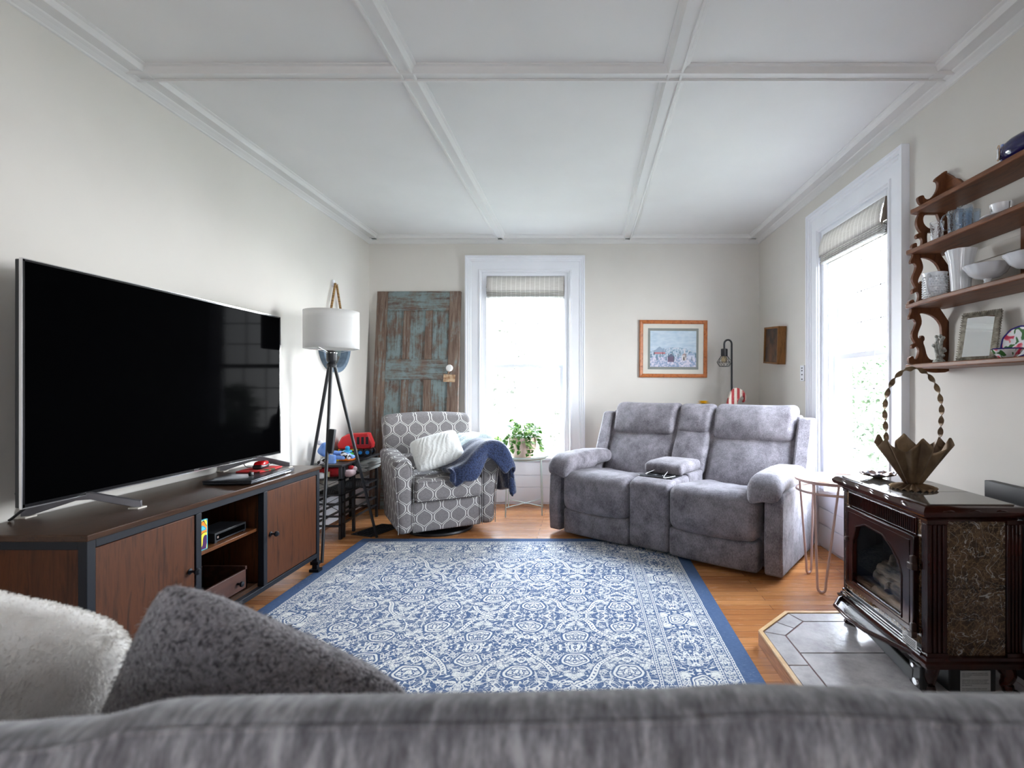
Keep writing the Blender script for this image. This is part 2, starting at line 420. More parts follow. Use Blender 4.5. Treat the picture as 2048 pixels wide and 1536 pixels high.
# ------------------------------------------------------------------ outdoors
m_lawn = M('lawn', L(96, 99, 88), L(106, 108, 96), sc=3, rough=1)
struct(MB().box(-14, 16, YB+.3, 22, -.62, -.6).box(XR+.3, 16, -6, YB+.3, -.62, -.6).build('ground', m_lawn, smooth=0))
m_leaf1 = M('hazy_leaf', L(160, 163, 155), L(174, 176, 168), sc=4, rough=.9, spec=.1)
m_leaf2 = M('dark_hedge_leaf', L(108, 124, 102), L(126, 138, 118), sc=4, rough=.9, spec=.1)
def shrub(name, loc, sx, sy, sz, n, label, cat='bush', leaf=.085, mat=None):
    mb = MB()
    for _ in range(n):
        a = random.random()*2*pi; b = math.acos(2*random.random()-1); rr = (.75+.3*noise.noise(Vector((3*cos(a)*sin(b), 3*sin(a)*sin(b), 3*cos(b)+loc[0])))) * (.8+.25*random.random())
        c = Vector((sx*rr*cos(a)*sin(b), sy*rr*sin(a)*sin(b), sz*(1+rr*cos(b))))
        u = Vector((random.gauss(0, 1), random.gauss(0, 1), random.gauss(0, .6))).normalized(); v = u.cross(Vector((random.gauss(0, 1), random.gauss(0, 1), random.gauss(0, 1)))).normalized()
        l = leaf*(.6+.7*random.random())
        mb.add([c-u*l, c-v*l*.45, c+u*l, c+v*l*.45], [(0, 1, 2, 3)])
    mb.add([(0, 0, 0)], []); o = mb.build(name, mat or m_leaf1, None, smooth=0); o.location = loc; tag(o, label, cat)
shrub('garden_bush', (-.2, 10.5, -.6), 1.1, .9, 1.1, 4200, 'pale green bush outside the back window, low and to the right')
shrub('garden_tree', (-3.2, 15, -.6), 2.2, 2, 2.6, 5200, 'large hazy tree far outside the back window', 'tree', .16)
shrub('garden_bush', (5.4, 9.0, -.6), 1.1, 1.2, 1.45, 5200, 'leafy green bush outside the right side window, the taller one', leaf=.08, mat=m_leaf2)
shrub('garden_bush', (5.0, 11.8, -.6), 1.3, 1.3, 1.05, 4200, 'leafy green bush outside the right side window, the lower one', leaf=.08, mat=m_leaf2)
# ------------------------------------------------------------------ rug
def rug_mat():
    m, nt, p = base_mat('faded_blue_rug', rough=.95, spec=.15)
    t = nt.nodes.new('ShaderNodeTexCoord'); s = nt.nodes.new('ShaderNodeSeparateXYZ')
    wn = tex(nt, 'Noise', coords(nt), Scale=30, Detail=2)             # slight weaving wobble of every line
    va = nt.nodes.new('ShaderNodeVectorMath'); va.operation = 'MULTIPLY_ADD'
    nt.links.new(wn.outputs['Color'], va.inputs[0]); va.inputs[1].default_value = (.006, .006, 0)
    nt.links.new(t.outputs['Object'], va.inputs[2]); nt.links.new(va.outputs[0], s.inputs[0])
    x = E(nt, s.outputs[0])-.003; y = E(nt, s.outputs[1])-.003
    dx = 1.15-x.abs(); dy = 1.56-y.abs(); e = dx.mn(dy); side = dx.lt(dy); sc = side.sel(y, x)
    def mirror(v, P): return ((v/P).fr()-.5).abs()*P
    # scrolling leaves drawn by mirrored, warped noise
    wl = tex(nt, 'Noise', comb(nt, x, y, 2.0), Scale=5.5, Detail=2)
    ws_ = nt.nodes.new('ShaderNodeSeparateColor'); nt.links.new(wl.outputs['Color'], ws_.inputs[0])
    wx, wy = (E(nt, ws_.outputs[0])-.5)*.05, (E(nt, ws_.outputs[1])-.5)*.05
    Px, Py = .43, .60
    mx_, my_ = mirror(x, Px)+wx, mirror(y, Py)+wy
    def leaves(a, b, k, seed, cov=.55):
        n1 = tex(nt, 'Noise', comb(nt, a, b, seed), Scale=k*.62, Detail=1.0, Distortion=1.6)
        n2 = tex(nt, 'Noise', comb(nt, a, b, seed+9), Scale=k*1.5, Detail=1.5, Distortion=.9)
        n3 = tex(nt, 'Noise', comb(nt, a, b, seed+4), Scale=k*.8, Detail=.5, Distortion=2.4)
        v1 = E(nt, n1.outputs['Fac']); v2 = E(nt, n2.outputs['Fac']); v3 = E(nt, n3.outputs['Fac'])
        curve = (v1-.5).abs().lt(.022); curve2 = (v3-.47).abs().lt(.02); halo = (v1-.5).abs().gt(.04)*(v3-.47).abs().gt(.034)
        blobs = v2.gt(cov)*(v2-.63).abs().gt(.008)
        return (curve+curve2+blobs*halo).clamp()
    fld = leaves(mx_, my_, 21, 1.3)
    def med(a, b, R, f):
        r = (a*a+b*b*1.3).sq(); th = b.m('ARCTAN2', a); r = r+(th*5.0).sin()*.003
        core = tex(nt, 'Noise', comb(nt, a, b, 5.0+R*90), Scale=48, Detail=1)
        inner = (r.lt(R*.74)*(E(nt, core.outputs['Fac'])-.5).abs().gt(.03)*(r-R*.4).abs().gt(.0025)).clamp()
        return r.lt(R*1.16).sel((inner+r.gt(R*.84)*r.lt(R)).clamp(), f)
    for ax, ay, R in ((0, .11, .058), (Px/2, Py/2-.10, .056)):
        fld = med(mx_-ax, my_-ay, R, fld)
    # broken lozenge bands of stitched stems
    gate = tex(nt, 'Noise', comb(nt, x, y, 12.0), Scale=4.5, Detail=1)
    gv = E(nt, gate.outputs['Fac'])
    d = (mx_/(Px/2)+my_/(Py/2)-1.0+(my_*28.0).sin()*.07).abs()*.16
    gt_ = gv.gt(.46)
    st_ = ((mx_-my_)*42.0).fr().lt(.4)*d.lt(.0035)
    fld = (d.lt(.009)*gt_).sel(1.0-st_, fld)
    fld = (d.gt(.009)*d.lt(.0125)*gt_).sel(fld*0.0, fld)
    # border
    bs_ = mirror(sc, .52)+wx; be = e-.235+wy*.4
    bor = leaves(bs_, be.abs(), 19, 7.7)
    bor = med(bs_-.0, be, .05, bor)
    def guard(c):
        g = e-c; ln = g.abs().gt(.026)*g.abs().lt(.0295); li = g.abs().gt(.036)*g.abs().lt(.0395)
        ds = ((sc*60.0).fr()).lt(.5)*g.abs().gt(.031)*g.abs().lt(.035)
        zz = leaves(sc*1.0, g.abs(), 46, 3.1, .52)*g.abs().lt(.022)
        return (ln+li+ds+zz).clamp()
    white = e.lt(.075).sel(e*0.0, e.lt(.155).sel(guard(.115), e.lt(.315).sel(bor, e.lt(.40).sel(guard(.357), fld))))
    # wear: streaks across the weave and patches
    st = tex(nt, 'Noise', coords(nt, (14, 95, 1)), Scale=3, Detail=6, Roughness=.8)
    pt = tex(nt, 'Noise', coords(nt), Scale=2.3, Detail=3)
    fleck = E(nt, st.outputs['Fac'])+(E(nt, pt.outputs['Fac'])-.5)*.25
    w_ = white*(1.0-fleck.gt(.62)*.7) + (1.0-white)*(fleck.gt(.61)*e.gt(.075)*.7)+(1.0-white)*e.lt(.075)*fleck.gt(.64)*.5
    b2 = ramp(nt, st.outputs['Fac'], [(.3, L(60, 82, 118)), (.7, L(94, 116, 152))])
    col = mixc(nt, w_.clamp(), b2, L(226, 226, 222))
    col = mixc(nt, E(nt, st.outputs['Fac']).lt(.36)*.35, col, L(30, 48, 84))
    nt.links.new(col, p.inputs['Base Color'])
    f = tex(nt, 'Noise', coords(nt, (1, 3, 1)), Scale=220, Detail=2)
    bump(nt, p, E(nt, f.outputs['Fac'])+w_*.5, .5, .0015)
    return m
mb = MB().soft((0, 0, .006), (1.15, 1.56, .006), .004, n=(30, 30, 1), k=2)
rug = mb.build('area_rug', rug_mat(), None); rug.location = (-.47, 2.17, .0005)
tag(rug, 'faded blue and white patterned area rug on the oak floor', 'rug')

# ------------------------------------------------------------------ fabrics
def velvet(name, c1, c2, rough=.85):
    m, nt, p = base_mat(name, rough=rough, sheen=.12); p.inputs['Sheen Roughness'].default_value = .45
    n = tex(nt, 'Noise', coords(nt, (1, 1, 1)), Scale=9, Detail=6, Roughness=.7)
    n2 = tex(nt, 'Noise', coords(nt, (42, 42, 16)), Scale=5, Detail=5, Roughness=.75)
    col = ramp(nt, (E(nt, n.outputs['Fac'])*.5+E(nt, n2.outputs['Fac'])*.5).o, [(.40, c1), (.60, c2)])
    nt.links.new(col, p.inputs['Base Color'])
    wr = tex(nt, 'Noise', coords(nt, (9, 9, 2.2)), Scale=2.2, Detail=3, Distortion=.8)
    bump(nt, p, E(nt, n2.outputs['Fac'])*.12+E(nt, wr.outputs['Fac'])*1.0, .35, .012)
    return m
m_velvet = velvet('grey_chenille', L(86, 81, 87), L(146, 141, 147))
m_dark = M('dark_cup_plastic', (.02, .02, .022), None, rough=.3)
# ------------------------------------------------------------------ reclining loveseat
ls = thing('reclining_loveseat', 'grey chenille reclining loveseat with cup holder console, in front of the picture', 'loveseat', (-.271, 3.933, 0), -radians(36.8))
W = 1.74
def lean(z0, k, a=0):
    return lambda P: (P.x, P.y+max(0, P.z-z0)*k+a, P.z)
def crease(P, fx, amp, z=0): return P
# body: side walls with the tall rear wings
for i, (a, b) in enumerate(((0, .105), (W-.105, W))):
    prof = [(.0, .03), (-.012, .2), (0, .44), (.03, .50), (.5, .51), (.60, .58), (.725, .89), (.74, .905), (.83, .905), (.845, .88), (.80, .5), (.775, .03)]
    MB().prism(prof, 'x', a, b).build('side_panel', m_velvet, ls, bevel=.016)
MB().box(.10, W-.10, .10, .74, .04, .30).build('base_frame', m_velvet, ls, bevel=.01)
# tall back shell
MB().prism([(.60, .1), (.62, .5), (.78, .92), (.84, .92), (.86, .88), (.80, .3), (.77, .04)], 'x', .09, W-.09).build('back_shell', m_velvet, ls, bevel=.012)
def seatcush(x0, x1):
    c = (x0+x1)/2; h = (x1-x0)/2-.002
    def fn(P):
        u = (P.x-c)/h; v = P.y
        z = P.z
        if z > .36: z -= .05*max(0, min(1, (v-.15)/.35))*(1-.5*u*u)
        y = P.y-.025*(1-u*u)*(1 if P.y < .2 else 0)*sin(pi*max(0, min(1, (P.z-.19)/.3)))
        z += (.016*(u*u) if P.z < .25 else 0)+.006*noise.noise(Vector((P.x*14, P.y*9, 3)))*(P.z > .36)
        return (P.x, y, z)
    MB().soft((c, .275, .335), (h, .30, .148), .06, (0, 0, .012), fn, n=(12, 12, 8), k=5).build('seat_cushion', m_velvet, ls, smooth=60)
    fr = MB().soft((c, .055, .118), (h, .055, .093), .02, (0, .01, 0), lambda P: (P.x, P.y-.012*(1-((P.x-c)/h)**2)*(P.y < .05), P.z-.014*(1-((P.x-c)/h)**2)*(P.z > .15)), n=(10, 3, 4))
    fr.build('footrest', m_velvet, ls, smooth=60)
seatcush(.135, .71); seatcush(1.02, 1.60)
# stitched piping on the seats
for x0, x1 in ((.135, .71), (1.02, 1.60)):
    c = (x0+x1)/2; h = (x1-x0)/2
    MB().tube([(c+h*.97*u, .022-.0*u+.012*u*u-.0, .468-.008*u*u) for u in [i/12-1 for i in range(25)]], .0025, 6).build('seam', m_velvet, ls)
def backcush(x0, x1, z0, z1, y0, k, th, nm, r=.05, bul=.03, arc=0):
    c = (x0+x1)/2; h = (x1-x0)/2-.002; zc = (z0+z1)/2
    def fn(P):
        u = (P.x-c)/h
        n_ = noise.noise(Vector((P.x*16+x0*5, P.z*5, 1.7)))
        y = P.y+(P.z-z0)*k
        if P.y < y0+th*.6: y += .010*n_*max(0, (P.z-zc)/(z1-zc))+.004*n_+.006*noise.noise(Vector((P.x*6, P.z*9, 8.1)))
        z = P.z
        if P.z < zc: z -= arc*(1-u*u)*(1-(P.z-z0)/(zc-z0))
        else: z += .008*(abs(u)**3)*(P.z-zc)/(z1-zc) if nm != 'back_cushion' else -arc*(1-u*u)*(P.z-zc)/(z1-zc)
        return (P.x, y, z)
    MB().soft((c, y0+th/2, zc), (h, th/2, (z1-z0)/2), r, (0, bul, 0), fn, n=(14, 4, 8), k=5).build(nm, m_velvet, ls, smooth=60)
for x0, x1, hx0, hx1 in ((.115, .715, .115, .712), (1.015, 1.62, 1.022, 1.625)):
    backcush(x0, x1, .40, .80, .535, .50, .16, 'back_cushion', r=.045, bul=.034, arc=.0)
    backcush(hx0, hx1, .735, .985, .672, .36, .15, 'headrest', r=.05, bul=.03, arc=.016)
backcush(.718, 1.012, .46, .80, .545, .50, .13, 'centre_back_cushion', r=.035, bul=.02, arc=.0)
backcush(.718, 1.016, .755, .985, .685, .36, .13, 'centre_headrest', r=.05, bul=.02, arc=.004)
# arm pads
for s_, x0 in ((1, .0), (-1, W-.205)):
    c = x0+.1025
    def fn(P, c=c, s_=s_):
        z = P.z+.006*sin(max(0, min(1, P.y/.6))*pi)
        f = max(0, min(1, (.07-P.y)/.10)); z -= .055*f*f
        inner = max(0, min(1, s_*(P.x-c)/.10)); z -= .03*inner*(P.z < .56)*(P.y < .35)
        return (P.x, P.y, z+.004*noise.noise(Vector((P.x*10, P.y*22, 5))))
    MB().soft((c, .275, .548), (.10, .315, .052), .047, (0, 0, .014), fn, n=(8, 16, 3), k=5).build('arm_pad', m_velvet, ls, smooth=60)
# console
MB().soft((.865, .17, .265), (.152, .17, .235), .03, (0, .008, 0), lambda P: (P.x, P.y, P.z-.03*max(0, (.09-P.y)/.09)*(P.z > .4)), n=(6, 6, 6), k=4).build('console_body', m_velvet, ls, smooth=60)
MB().soft((.865, .44, .30), (.152, .12, .21), .02, n=(3, 3, 3)).build('console_body', m_velvet, ls, smooth=60)
tr = MB().box(.735, .995, .10, .26, .499, .507).build('cup_tray', m_dark, ls, bevel=.004)
for x in (.80, .93):
    MB().lathe([(.034, .507), (.042, .512), (.044, .509), (.044, .507)], (x, .18, 0), 28).lathe([(0, .5075), (.034, .5078), (.034, .507)], (x, .18, 0), 24).build('cup_holder', m_black, tr)
MB().soft((.865, .37, .552), (.150, .165, .038), .03, (0, 0, .008), lambda P: (P.x, P.y, P.z-.012*max(0, (.28-P.y)/.08)), n=(6, 6, 2), k=4).build('console_lid', m_velvet, ls, smooth=60)
m_cord = M('white_cord', L(235, 235, 238), None, rough=.5)
pts = [(.78, .12, .516), (.80, .20, .53), (.84, .235, .55), (.90, .22, .535), (.93, .12, .517), (.96, .06, .512), (.995, .15, .516)]
def smooth_pts(p, n=6):
    p = [Vector(q) for q in p]; o = []
    for i in range(len(p)-1):
        a = p[max(0, i-1)]; b = p[i]; c = p[i+1]; d = p[min(len(p)-1, i+2)]
        for k in range(n):
            t = k/n; o.append(.5*((2*b)+(c-a)*t+(2*a-5*b+4*c-d)*t*t+(3*b-a-3*c+d)*t**3))
    return o+[p[-1]]
mb = MB().tube(smooth_pts(pts), .0019, 8)
T = wm(ls); mb.v = [tuple(T @ Vector(v)) for v in mb.v]
tag(mb.build('charging_cord', m_cord), 'thin white cord looped across the loveseat console tray', 'cord')

# ------------------------------------------------------------------ swivel armchair
def trellis_mat():
    m, nt, p = base_mat('trellis_upholstery', rough=.9, spec=.2)
    t = nt.nodes.new('ShaderNodeTexCoord'); s = nt.nodes.new('ShaderNodeSeparateXYZ'); nt.links.new(t.outputs['Object'], s.inputs[0])
    g = nt.nodes.new('ShaderNodeSeparateXYZ'); nt.links.new(t.outputs['Normal'], g.inputs[0])
    nx, ny, nz = (E(nt, g.outputs[i]).abs() for i in range(3)); X, Y, Z = (E(nt, s.outputs[i]) for i in range(3))
    top = nz.gt(.75); sd = nx.gt(.75)
    u = sd.sel(Y, X); v = top.sel(Y, Z)
    Wc, Hc = .125, .172
    k = (v/Hc*2*pi).cos(); k = k*1.4-k*k*k*.4; c = (1.0-k)*(Wc/4)
    def fam(sg):
        d = ((u+c*sg)/Wc+.5).fr()-.5
        d = d.abs()*Wc
        return d
    a, b = fam(1.0), fam(-1.0)
    band = a.mn(b)
    inb = (a.lt(.0115)+b.lt(.0115)).clamp()
    core = (a.lt(.0058)+b.lt(.0058)).clamp()
    line = inb*(1.0-core)+0.0
    f = tex(nt, 'Noise', coords(nt, (1, 1, 4)), Scale=90, Detail=3)
    gr = ramp(nt, f.outputs['Fac'], [(.35, L(112, 108, 108)), (.65, L(134, 130, 130))])
    col = mixc(nt, line.clamp(), gr, L(222, 222, 216))
    nt.links.new(col, p.inputs['Base Color']); bump(nt, p, E(nt, f.outputs['Fac'])*.5+line.clamp()*.6, .35, .002)
    return m
m_tre = trellis_mat()
ac = thing('swivel_armchair', 'grey swivel armchair with white trellis pattern, in front of the old door', 'armchair', (-1.311, 3.577, 0), radians(29.7))
AW = .723
for s_, x0, x1 in ((-1, 0, .115), (1, AW-.115, AW)):
    def fn(P, s_=s_):
        fl = .035*max(0, min(1, (P.z-.07)/.5))**2
        z = P.z+.03*max(0, min(1, P.y/.6))*(P.z > .45)
        out = P.x < .06 if s_ < 0 else P.x > AW-.06
        return (P.x+s_*fl*(1 if out else .25), P.y+.03*(P.z-.3)*0, z)
    MB().soft(((x0+x1)/2, .33, .335), (.0575, .325, .265), .045, fn=fn, n=(4, 12, 10), k=5).build('arm', m_tre, ac, smooth=60)
    # welted seam round the arm front
    cx = (x0+x1)/2; pts = [(cx-.052+s_*.0, .002, .08), (cx-.052+(s_*.03 if s_ < 0 else 0), -.001, .54)]
    pts = [(cx-.052+(s_*.033*((z-.07)/.5)**2 if s_ < 0 else 0), .004, z) for z in [.08+.46*i/10 for i in range(11)]]
    pts += [(cx-.02+s_*.02, .002, .592), (cx+.02+s_*.015, .002, .592)]
    pts += [(cx+.052+(s_*.033*((z-.07)/.5)**2 if s_ > 0 else s_*.0), .004, z) for z in [.54-.46*i/10 for i in range(11)]]
    MB().tube(pts, .0035, 6).build('welt', m_tre, ac)
MB().soft((AW/2, .35, .18), (AW/2-.105, .33, .11), .02, n=(8, 6, 4)).build('front_rail', m_tre, ac, smooth=60)
MB().soft((AW/2, .27, .37), (AW/2-.113, .29, .078), .035, (0, .0, .02), n=(10, 10, 3), k=4).build('seat_cushion', m_tre, ac, smooth=60)
for z in (.305, .435):
    MB().tube([(.12, .03, z), (.135, -.018, z), (.36, -.022, z), (.59, -.018, z), (.603, .03, z)], .004, 6).build('welt', m_tre, ac)
def fb(P):
    u = (P.x-AW/2)/.36
    return (P.x+.012*u*max(0, P.z-.5), P.y+.26*(P.z-.3)+.0*u+.035*u*u*-1, P.z+.022*(1-u*u)*(P.z > .7)-.0)
MB().soft((AW/2, .595, .585), (.36, .08, .30), .05, (0, .03, 0), fb, n=(14, 3, 12), k=5).build('backrest', m_tre, ac, smooth=60)
MB().soft((AW/2, .60, .33), (.33, .09, .25), .04, n=(6, 3, 6)).build('back_base', m_tre, ac, smooth=60)
MB().lathe([(.20, 0), (.25, 0), (.255, .01), (.25, .022), (.20, .025), (.18, .03), (.05, .035), (.045, .075), (0, .075)], (.38, .33, 0.0), 48).lathe([(.20, .0), (.18, .0), (.18, .03)], (.38, .33, 0), 48).build('swivel_base', m_black, ac)
# cushion on the chair
def pillow(name, mat, ex, ey, c, wx, wy, th, label, cat='cushion', pw=.75, seed=0, n=30, disp=0, sub=0, squash=None, corner=.12, edge=.2, tuft=None, tl=.01):
    ex = Vector(ex).normalized(); ey = Vector(ey); ey = (ey-ex*ey.dot(ex)).normalized(); ez = ex.cross(ey); c = Vector(c)
    mb = MB(); idx = {}; vs = []
    for side in (1, -1):
        for i in range(n+1):
            for j in range(n+1):
                u, v = i/n*2-1, j/n*2-1
                if abs(u) > .999 or abs(v) > .999:
                    if (i, j) in idx: idx[(i, j, side)] = idx[(i, j)]; continue
                k = 1-.055*(1-u*u)*(v*v) - 0; kk = 1-.055*(1-v*v)*(u*u)
                rr = 1-corner*(u*u*v*v)**2
                x = u*wx/2*kk*rr; y = v*wy/2*k*rr
                h = th/2*(max(0, 1-u**4)*max(0, 1-v**4))**pw
                h *= 1+.12*noise.noise(Vector((u*1.5+seed, v*1.5, side*2)))
                P = c+ex*x+ey*y+ez*h*side
                if disp: P += ez*side*disp*noise.noise(P*60) * (1 if h > .002 else 0)
                if squash: P = Vector(squash(P))
                idx[(i, j, side)] = len(vs)
                if abs(u) > .999 or abs(v) > .999: idx[(i, j)] = len(vs)
                vs.append(P)
    fs = []
    for side in (1, -1):
        for i in range(n):
            for j in range(n):
                q = [idx[(i, j, side)], idx[(i+1, j, side)], idx[(i+1, j+1, side)], idx[(i, j+1, side)]]
                fs.append(tuple(q if side > 0 else q[::-1]))
    base = min(v.z for v in vs); o0 = Vector((c.x, c.y, base))
    mb.add([v-o0 for v in vs], fs)
    if tuft:
        tris = []
        for f in fs: tris.append(f)
        for _ in range(tuft):
            f = random.choice(tris); a, b, c_, d = (vs[q] for q in f); s_, t_ = random.random(), random.random()
            p0 = a.lerp(b, s_).lerp(d.lerp(c_, s_), t_); nn = (b-a).cross(d-a)
            if nn.length < 1e-12: continue
            nn.normalize(); dr = (nn+Vector((random.gauss(0, .35), random.gauss(0, .35), random.gauss(0, .35)-.25))).normalized()
            sd = dr.cross(Vector((random.gauss(0, 1), random.gauss(0, 1), random.gauss(0, 1)))).normalized()*tl*.09
            l = tl*(.6+.8*random.random()); p0 = p0-o0
            mb.add([p0-sd, p0+sd, p0+dr*l*.6+sd*.7+Vector((0, 0, -.1*l)), p0+dr*l+Vector((0, 0, -.35*l))], [(0, 1, 2), (0, 2, 3)])
    o = mb.build(name, mat, None, smooth=180); o.location = o0; tag(o, label, cat)
    if sub: md = o.modifiers.new('sub', 'SUBSURF'); md.levels = md.render_levels = sub
    return o
def emb_mat():
    m, nt, p = base_mat('embroidered_white', rough=.95, sheen=.3); p.inputs['Base Color'].default_value = (*L(226, 226, 222), 1)
    v = coords(nt); n = tex(nt, 'Noise', v, Scale=14, Detail=2, Distortion=2.5); w2 = tex(nt, 'Wave', v, Scale=9, Distortion=9, Detail=2)
    bump(nt, p, (E(nt, n.outputs['Fac'])-.5).abs().lt(.05)*.6+E(nt, w2.outputs['Fac'])*.45, .9, .005); return m
pillow('throw_pillow', emb_mat(), (.40, .16, .115), (-.115, .24, .25), (-1.135, 3.93, .632), .385, .33, .13, 'square white embroidered cushion leaning on the trellis armchair', n=26)
# throws over the far arm
def sherpa(name, c1, c2, sc=110):
    m, nt, p = base_mat(name, rough=1, sheen=.5)
    n = tex(nt, 'Noise', coords(nt), Scale=sc, Detail=3, Roughness=.6); v = tex(nt, 'Voronoi', coords(nt), Scale=sc*.9)
    h = E(nt, n.outputs['Fac'])-E(nt, v.outputs['Distance'])*.5
    nt.links.new(ramp(nt, h.o, [(.05, c1), (.4, c2)]), p.inputs['Base Color']); bump(nt, p, h, .7, .005); return m
def throw(name, mat, secs, y0, y1, label, th, hang, amp=.012):
    n = len(secs); sp_ = smooth_pts([(a, 0, b) for a, b in secs], 6)
    def f(u, v):
        k = u*(len(sp_)-1); i = min(int(k), len(sp_)-2); q = sp_[i].lerp(sp_[i+1], k-i)
        yy0 = y0[0]+(y0[1]-y0[0])*u + .022*sin(u*17); yy1 = y1
        y = yy0+(yy1-yy0)*v
        d = amp*noise.noise(Vector((u*6, v*3, len(name))))*2.2+amp*1.5*sin(v*9+u*5)*max(0, u-.5)*2
        s0 = .22; sk_ = max(0, 1-v/s0)
        y = yy0+(yy1-yy0)*max(0, (v-s0)/(1-s0))-.02*sin(pi/2*min(1, sk_*3))
        hgt = hang*(max(0, min(1, (u+.12)/.3))*max(0, min(1, (.80-u)/.18)))
        z = q.z+d
        z = z-max(0, sk_-.12)*hgt*(.9+.25*sin(u*23))
        return (q.x+d*.6+.008*sin(v*20+u*9), y+.006*sin(u*31)*sk_, z)
    mb = MB().grid(f, 70, 34)
    o = mb.build(name, mat, None, smooth=180, solid=th)
    R = wm(ac); base = Vector((.7, .2, .3)); me = o.data
    inv = Matrix.Translation(R @ base)
    for v in me.vertices: v.co = (R @ v.co)-(R @ base)
    o.location = R @ base; md = o.modifiers.new('sub', 'SUBSURF'); md.levels = md.render_levels = 1
    tx = bpy.data.textures.new(name, 'CLOUDS'); tx.noise_scale = .006; dm = o.modifiers.new('pile', 'DISPLACE'); dm.texture = tx; dm.strength = .006; dm.mid_level = .5
    return tag(o, label, 'blanket')
throw('throw_blanket', sherpa('navy_sherpa', L(16, 26, 54), L(44, 60, 98)),
      [(.36, .495), (.40, .51), (.47, .55), (.545, .63), (.63, .685), (.72, .675), (.80, .61), (.835, .50), (.84, .40), (.835, .30)], (-.035, -.045), .40,
      'navy blue fluffy throw draped over the arm of the trellis armchair', .045, .19)
throw('throw_blanket', sherpa('mint_fleece', L(196, 214, 216), L(222, 234, 234)),
      [(.43, .56), (.50, .63), (.58, .70), (.67, .73), (.76, .70), (.83, .62), (.865, .50), (.87, .42)], (.30, .28), .56,
      'pale mint throw tucked beneath the navy one on the armchair', .03, .06)

# ------------------------------------------------------------------ old door leaning on the wall
def peel(name, st):
    m, nt, p = base_mat(name, rough=.8)
    g = tex(nt, 'Noise', coords(nt, st), Scale=4, Detail=8, Roughness=.7, Distortion=.5); b = tex(nt, 'Noise', coords(nt), Scale=5, Detail=8, Roughness=.75)
    wd = ramp(nt, g.outputs['Fac'], [(.3, L(70, 52, 44)), (.5, L(112, 92, 80)), (.68, L(142, 126, 112))])
    pa = ramp(nt, b.outputs['Fac'], [(.35, L(96, 118, 120)), (.6, L(128, 148, 150))])
    f = E(nt, g.outputs['Fac'])*.5+E(nt, b.outputs['Fac'])*.6
    msk = ((f-.475)*9.0).clamp() if 'bare' not in name else ((f-.57)*9.0).clamp()
    col = mixc(nt, msk*.85, wd, pa)
    w2 = tex(nt, 'Noise', coords(nt, st), Scale=14, Detail=6, Roughness=.8); col = mixc(nt, E(nt, w2.outputs['Fac']).gt(.64)*.6, col, L(170, 184, 190))
    nt.links.new(col, p.inputs['Base Color']); bump(nt, p, f, .5, .004); return m
pv, ph, pb = peel('peeling_paint_upright', (9, 9, .7)), peel('peeling_paint_crosswise', (.7, 9, 9)), peel('bare_peeling_upright', (9, 9, .7))
od = thing('salvaged_door', 'weathered teal and brown panelled door leaning against the back wall', 'old door', (-1.58, 4.655, .002), rot=(-.098, 0, radians(-1.0)))
DW = .40; DT = 2.04
MB().box(-DW, -DW+.105, 0, .035, 0, DT).build('stile', pb, od, bevel=.003); MB().box(DW-.105, DW, 0, .035, 0, DT).build('stile', pb, od, bevel=.003)
for a, b in ((0, .22), (1.195, 1.385), (1.855, DT)): MB().box(-DW+.106, DW-.106, .001, .034, a, b).build('rail', ph, od, bevel=.003)
for z0, z1 in ((.221, 1.194), (1.386, 1.854)):
    for x in (-.105, .105): MB().box(x-.035, x+.035, .001, .034, z0, z1).build('mullion', pb, od, bevel=.003)
    for a, b in ((-.293, -.141), (-.069, .069), (.141, .293)):
        q = MB().box(a, b, .014, .026, z0, z1); q.box(a, a+.008, .006, .02, z0, z1).box(b-.008, b, .006, .02, z0, z1).box(a, b, .006, .02, z1-.008, z1).box(a, b, .006, .02, z0, z0+.008)
        q.build('panel', pv, od, bevel=.001)
TY = Matrix.Rotation(pi/2, 4, 'X')
kn = MB().lathe([(.012, 0), (.012, .03), (.03, .036), (.033, .05), (.026, .062), (.01, .066), (0, .066)], seg=28, T=Matrix.Translation((DW-.075, 0, 1.295)) @ TY).build('door_knob', M('porcelain', L(232, 232, 230), None, rough=.15), od)
kn['label'] = 'white porcelain door knob'
tg = MB().box(-.055, .055, -.006, -.003, -.035, .035, Matrix.Translation((DW-.085, 0, 1.205)) @ Matrix.Rotation(.04, 4, 'Y')); tg.bar((DW-.10, -.004, 1.24), (DW-.075, -.02, 1.285), .003, .003)
tg.build('paper_tag', M('aged_paper', L(206, 182, 150), L(150, 110, 80), sc=30, rough=.9), od)['label'] = 'small aged paper tag hung on the knob'

# ------------------------------------------------------------------ television stand
ts = thing('television_stand', 'long walnut and black metal media stand along the left wall', 'tv stand', (-1.6, 1.64, 0))
x0, x1, y0, y1, H = -.44, 0, 0, 1.445, .645
MB().box(x0, x1+.008, y0-.008, y1+.006, H-.022, H).build('top_board', m_wal_h, ts, bevel=.003)
fr = MB()
for yy in (0, .462, .905, 1.41):
    fr.box(x1-.03, x1, yy, yy+.03, .10 if yy in (0, 1.41) else .125, H-.022 if yy in (0, 1.41) else H-.05)
for yy in (0, 1.41):
    fr.box(x1-.03, x1, yy, yy+.03, .013, .10); fr.box(x0, x0+.03, yy, yy+.03, .0, H-.022)
    fr.box(x0+.03, x1-.03, yy, yy+.03, H-.05, H-.022).box(x0+.03, x1-.03, yy, yy+.03, .10, .13)
fr.box(x1-.03, x1, .03, 1.41, H-.05, H-.022).box(x1-.03, x1, .03, 1.41, .10, .125).box(x0, x0+.03, .03, 1.41, .10, .125)
for yy in (0, 1.41): fr.box(x1-.045, x1+.014, yy-.008, yy+.038, .0128, .03).box(x1-.04, x1+.008, yy-.004, yy+.034, .055, .075)
fr.build('metal_frame', m_char, ts, bevel=.002)
